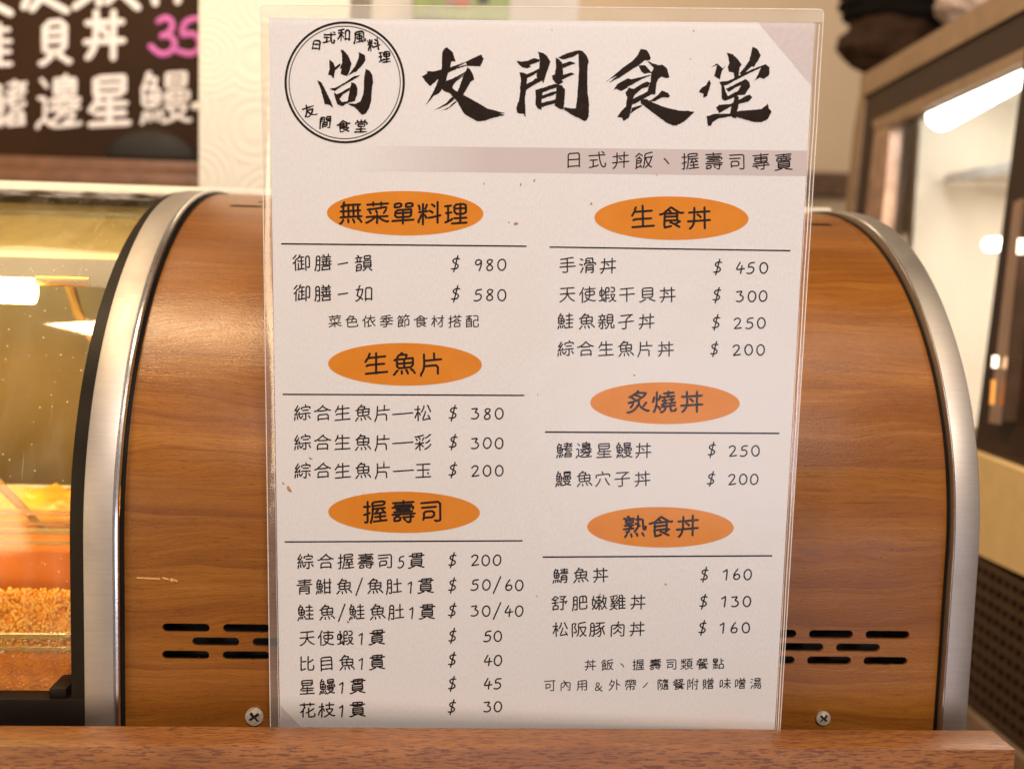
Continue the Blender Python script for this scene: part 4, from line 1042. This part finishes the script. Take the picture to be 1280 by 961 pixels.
fr = t.n('ShaderNodeFresnel'); fr.inputs[0].default_value = 1.45; m1 = t.n('ShaderNodeMixShader'); t.l(fr.outputs[0], m1.inputs[0]); t.l(tr.outputs[0], m1.inputs[1]); t.l(g.outputs[0], m1.inputs[2]); t.l(m1.outputs[0], t.o.inputs[0]); FG = t.m
P = [fp(*q, .012) for q in ((1095, 160), (1330, 40), (1330, 570), (1095, 525))]; m = MB(); m.add(P, [(0,1,2,3)]); link('door_glass', m.mesh('dg'), FG, fridge)
INW = plain('white_fridge_liner', (.84, .78, .68), .5, var=.04, sc=8)
yn, yf = .25, fp(1090, 150).y - .02; zt = fp(1094, 150).z + .03; zb2 = -.10
m = MB(); xi = FX + .10
m.box((FX + .50, yn, zb2), (FX + .52, yf, zt)); m.box((FX + .09, yf, zb2), (FX + .50, yf + .02, zt)); m.box((FX + .10, yn, zt), (FX + .50, yf, zt + .02)); m.box((FX + .08, yn, zb2 - .02), (FX + .50, yf, zb2)); link('inner_liner', m.mesh('fl'), INW, fridge)
SH = plain('fridge_shelf', (.62, .58, .52), .3, var=.08)
for zs in (fp(1190, 226, .14).z,):
    m = MB(); m.box((FX + .14, yn, zs - .006), (FX + .49, yf - .01, zs)); o_ = link('shelf', m.mesh('sh', bevel=.001), SH, fridge)
    m = MB(); m.box((FX + .128, yn, zs - .010), (FX + .139, yf - .01, zs + .006)); o2 = link('shelf_edge', m.mesh('she', bevel=.001), plain('bright_shelf_edge', (.85, .80, .72), .25), fridge)
t = NT('cool_tube_glow'); t.set(Emission_Color=(.95, .98, 1.0), Emission_Strength=8.0); GLOWC = t.m
P0 = fp(1176, 144, .06); P1 = fp(1300, 72, .06)
m = MB(); m.tube([P0, P1], .022, 12); link('light_tube', m.mesh('lt', True), GLOWC, fridge)
m = MB(); c0 = fp(1120, 170, .10); m.tube([c0, c0 + Vector((0, -.02, 0))], .007, 10); link('light_tube', m.mesh('lg', True), GLOWC, fridge)
m = MB(); c0 = fp(1236, 306, .10); m.tube([c0, c0 + Vector((0, -.05, .0))], .009, 10); link('light_tube', m.mesh('lg', True), GLOWC, fridge)
li = bpy.data.lights.new('fridge_fill', 'AREA'); li.shape = 'RECTANGLE'; li.size = .05; li.size_y = .6; li.energy = 1.1; li.color = (1.0, .90, .76)
lo = bpy.data.objects.new('fridge_fill', li); S.collection.objects.link(lo); lo.location = (FX + .22, .60, zt - .02); lo.rotation_euler = (0, R(15), 0)
l2 = li.copy(); l2.energy = 2.3; lo = bpy.data.objects.new('fridge_fill', l2); S.collection.objects.link(lo); lo.location = (FX + .24, .60, fp(1190, 226, .14).z - .02); lo.rotation_euler = (0, R(15), 0)  # extra fill added under the shelf to brighten the lower compartment
# small glowing tubes added as white and amber glints by the door handle
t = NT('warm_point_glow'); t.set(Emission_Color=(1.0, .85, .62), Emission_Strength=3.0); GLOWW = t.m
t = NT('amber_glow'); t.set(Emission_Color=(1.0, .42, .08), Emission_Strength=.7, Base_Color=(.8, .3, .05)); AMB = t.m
fquad('door_handle', [(1268, 255), (1278, 250), (1250, 528), (1237, 526)], plain('bronze_handle', (.42, .27, .17), .2, metal=.9), .02, -.02)
for (x_, y_, ln, rr_, mt, nm) in ((1276, 308, .008, .0035, GLOWW, 'handle_glint'), (1244, 452, .006, .003, GLOWW, 'handle_glint'), (1241, 490, .013, .0022, AMB, 'amber_glint')):
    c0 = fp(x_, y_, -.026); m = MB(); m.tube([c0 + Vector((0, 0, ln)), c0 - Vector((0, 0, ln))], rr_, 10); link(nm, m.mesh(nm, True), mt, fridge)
# counter base under the fridge
CP = Vector((FX - .03, 0, 0)); 
def cp(px, py): return at(px, py, CP, (1, 0, 0))
base = thing('fridge_counter', 'cream counter with dark perforated grille under the lit fridge', 'counter', (FX, 1.0, -.9))
def cquad(name, pts, mat, depth=.03, off=0.0):
    P = [cp(x, y) + Vector((off, 0, 0)) for x, y in pts]; n = len(P); Q = [p + Vector((depth, 0, 0)) for p in P]
    m = MB(); m.add(P + Q, [tuple(range(n)), tuple(range(2*n-1, n-1, -1))] + [(i, (i+1) % n, n + (i+1) % n, n + i) for i in range(n)])
    return link(name, m.mesh(name), mat, base)
def yb(x, a, b): return a + (b) * (x - 1222)
cquad('cream_panel', [(1120, 530), (1340, 612), (1340, 748), (1120, 644)], plain('cream_laminate', (.80, .56, .25), .4, var=.05), .4)
cquad('grille_back', [(1120, 646), (1340, 750), (1340, 1010), (1120, 800)], plain('dark_grille_back', (.012, .008, .005), .6), .05, .012)
# perforated sheet : bars both ways (real holes)
GR = plain('brown_perforated_metal', (.085, .045, .02), .45, metal=.3, var=.2)
m = MB(); tl = cp(1200, 684); pA = cp(1120, 646); pB = cp(1340, 750)
pitch = .0155
ymin, ymax = pB.y - .02, pA.y + .02; zh = cp(1222, 697).z; zlow = cp(1222, 888).z
k = 0
yv = ymin
while yv < ymax:
    m.box((CP.x, yv, zlow), (CP.x + .006, yv + pitch * .45, zh)); yv += pitch
zv = zh
while zv > zlow - .001:
    m.box((CP.x - .002, ymin, zv - pitch * .45), (CP.x + .0035, ymax, zv)); zv -= pitch
o = link('perforated_grille', m.mesh('grille'), GR, base, 'stuff')
m = MB(); m.box((CP.x - .01, ymin, zlow - .028), (CP.x + .05, ymax, zlow - .002)); link('kick_rail', m.mesh('kick', bevel=.002), TAN, base)
m = MB(); m.box((CP.x + .03, ymin, zlow - .40), (CP.x + .05, ymax, zlow - .029)); link('kick_plate', m.mesh('kp'), DFR, base)
# dark rail and pale shelf on the back wall right of the menu
Yr = 2.0; a = atY(1000, 214, Yr); b = atY(1075, 246, Yr)
m = MB(); m.box((a.x - .6, Yr, b.z), (b.x + .3, Yr + .1, a.z)); o = link('wall_rail', m.mesh('wr', bevel=.004), plain('grey_brown_rail', (.17, .11, .075), .45, var=.2)); o['kind'] = 'structure'
m = MB(); m.box((a.x - .6, Yr + .02, b.z - .4), (b.x + .3, Yr + .12, b.z - .002)); o = link('wall_lower_panel', m.mesh('wlp'), plain('cream_paint', (.66, .54, .40), .6)); o['kind'] = 'structure'
# white cupboard and packet behind the menu top
a = atY(442, 0, 1.5); b = atY(1000, 0, 1.5)
m = MB(); m.box((a.x, 1.5, .0), (a.x + (b.x-a.x) * .5, 1.53, 1.1)); o = link('white_cupboard', m.mesh('wc', bevel=.003), plain('white_cupboard_paint', (.80, .76, .70), .5, var=.03)); tag(o, 'pale cream cupboard door just showing above the menu top', 'cupboard')
a = atY(516, 8, 1.2); b = atY(637, 8, 1.2)
pk = thing('food_packet', 'green packet with orange and black print peeking over the menu top edge', 'packet', (a.x, 1.2, a.z))
m = MB(); m.box((a.x, 1.2, a.z - .02), (b.x, 1.24, a.z + .14)); link('packet_body', m.mesh('pk', bevel=.003), plain('green_packet', (.34, .44, .06), .4, var=.3, sc=20), pk)
for (x0, x1, y0_, y1_, col, nm) in ((556, 590, -12, 9, (.45, .26, .16), 'brown_patch'), (570, 584, 1, 9, (.75, .15, .03), 'orange_patch'), (597, 611, -8, 5, (.02, .02, .03), 'black_patch')):
    A = atY(x0, y0_, 1.197); B = atY(x1, y1_, 1.197); m = MB()
    k_ = -.0006 if nm != 'brown_patch' else 0
    m.box((A.x, 1.1985 + k_ - .001, B.z), (B.x, 1.1992 + k_, A.z)); link(nm, m.mesh(nm), plain(nm, col, .4), pk)
# dark bag and pale cloth on the fridge top
from mathutils import noise as mn
def lump(cx, cy, cz, rx, ry, rz, seed, ridge, amp):
    bm = bmesh.new(); bmesh.ops.create_uvsphere(bm, u_segments=48, v_segments=40, radius=1)
    for v in bm.verts:
        p = v.co.copy(); r_ = 1 + ridge * math.sin(p.z * 24 + 2 * mn.noise(p * 2)) + amp * mn.noise(p * 2.3 + Vector((seed, 0, 0)))
        v.co = Vector((cx + p.x * rx * r_, cy + p.y * ry * r_, cz + p.z * rz * (1 + amp * mn.noise(p * 1.7 + Vector((0, seed, 0))))))
    me = bpy.data.meshes.new('lump'); bm.to_mesh(me); bm.free(); me.polygons.foreach_set('use_smooth', [True]*len(me.polygons)); return me
Yg = 1.30; q0 = atY(1112, 40, Yg); mpp = (q0 - CAMPOS).length / 1336
o = link('black_bag', lump(atY(1122, 0, Yg).x, Yg, atY(1122, -4, Yg).z, 66 * mpp, .07, 50 * mpp, 2, .045, .12), plain('black_cloth', (.005, .003, .002), .8, bumpd=.002, Specular_IOR_Level=.15)); tag(o, 'crumpled black ribbed bag on top of the fridge corner', 'bag')
o = link('brown_bag', lump(atY(1110, 50, Yg).x, Yg, atY(1110, 50, Yg).z, 50 * mpp, .06, 44 * mpp, 9, .02, .22), plain('dark_brown_cloth', (.035, .016, .007), .8, bumpd=.002, Specular_IOR_Level=.2)); tag(o, 'dark brown bag under the black ribbed bag on the fridge', 'bag')
o = link('pale_cloth', lump(atY(1205, 6, 1.15).x, 1.15, atY(1205, 6, 1.15).z, 28 * mpp, .05, 22 * mpp, 5, .0, .3), plain('pinkish_cloth', (.50, .38, .32), .8)); tag(o, 'crumpled pale pinkish cloth behind the sloping fridge top', 'cloth')
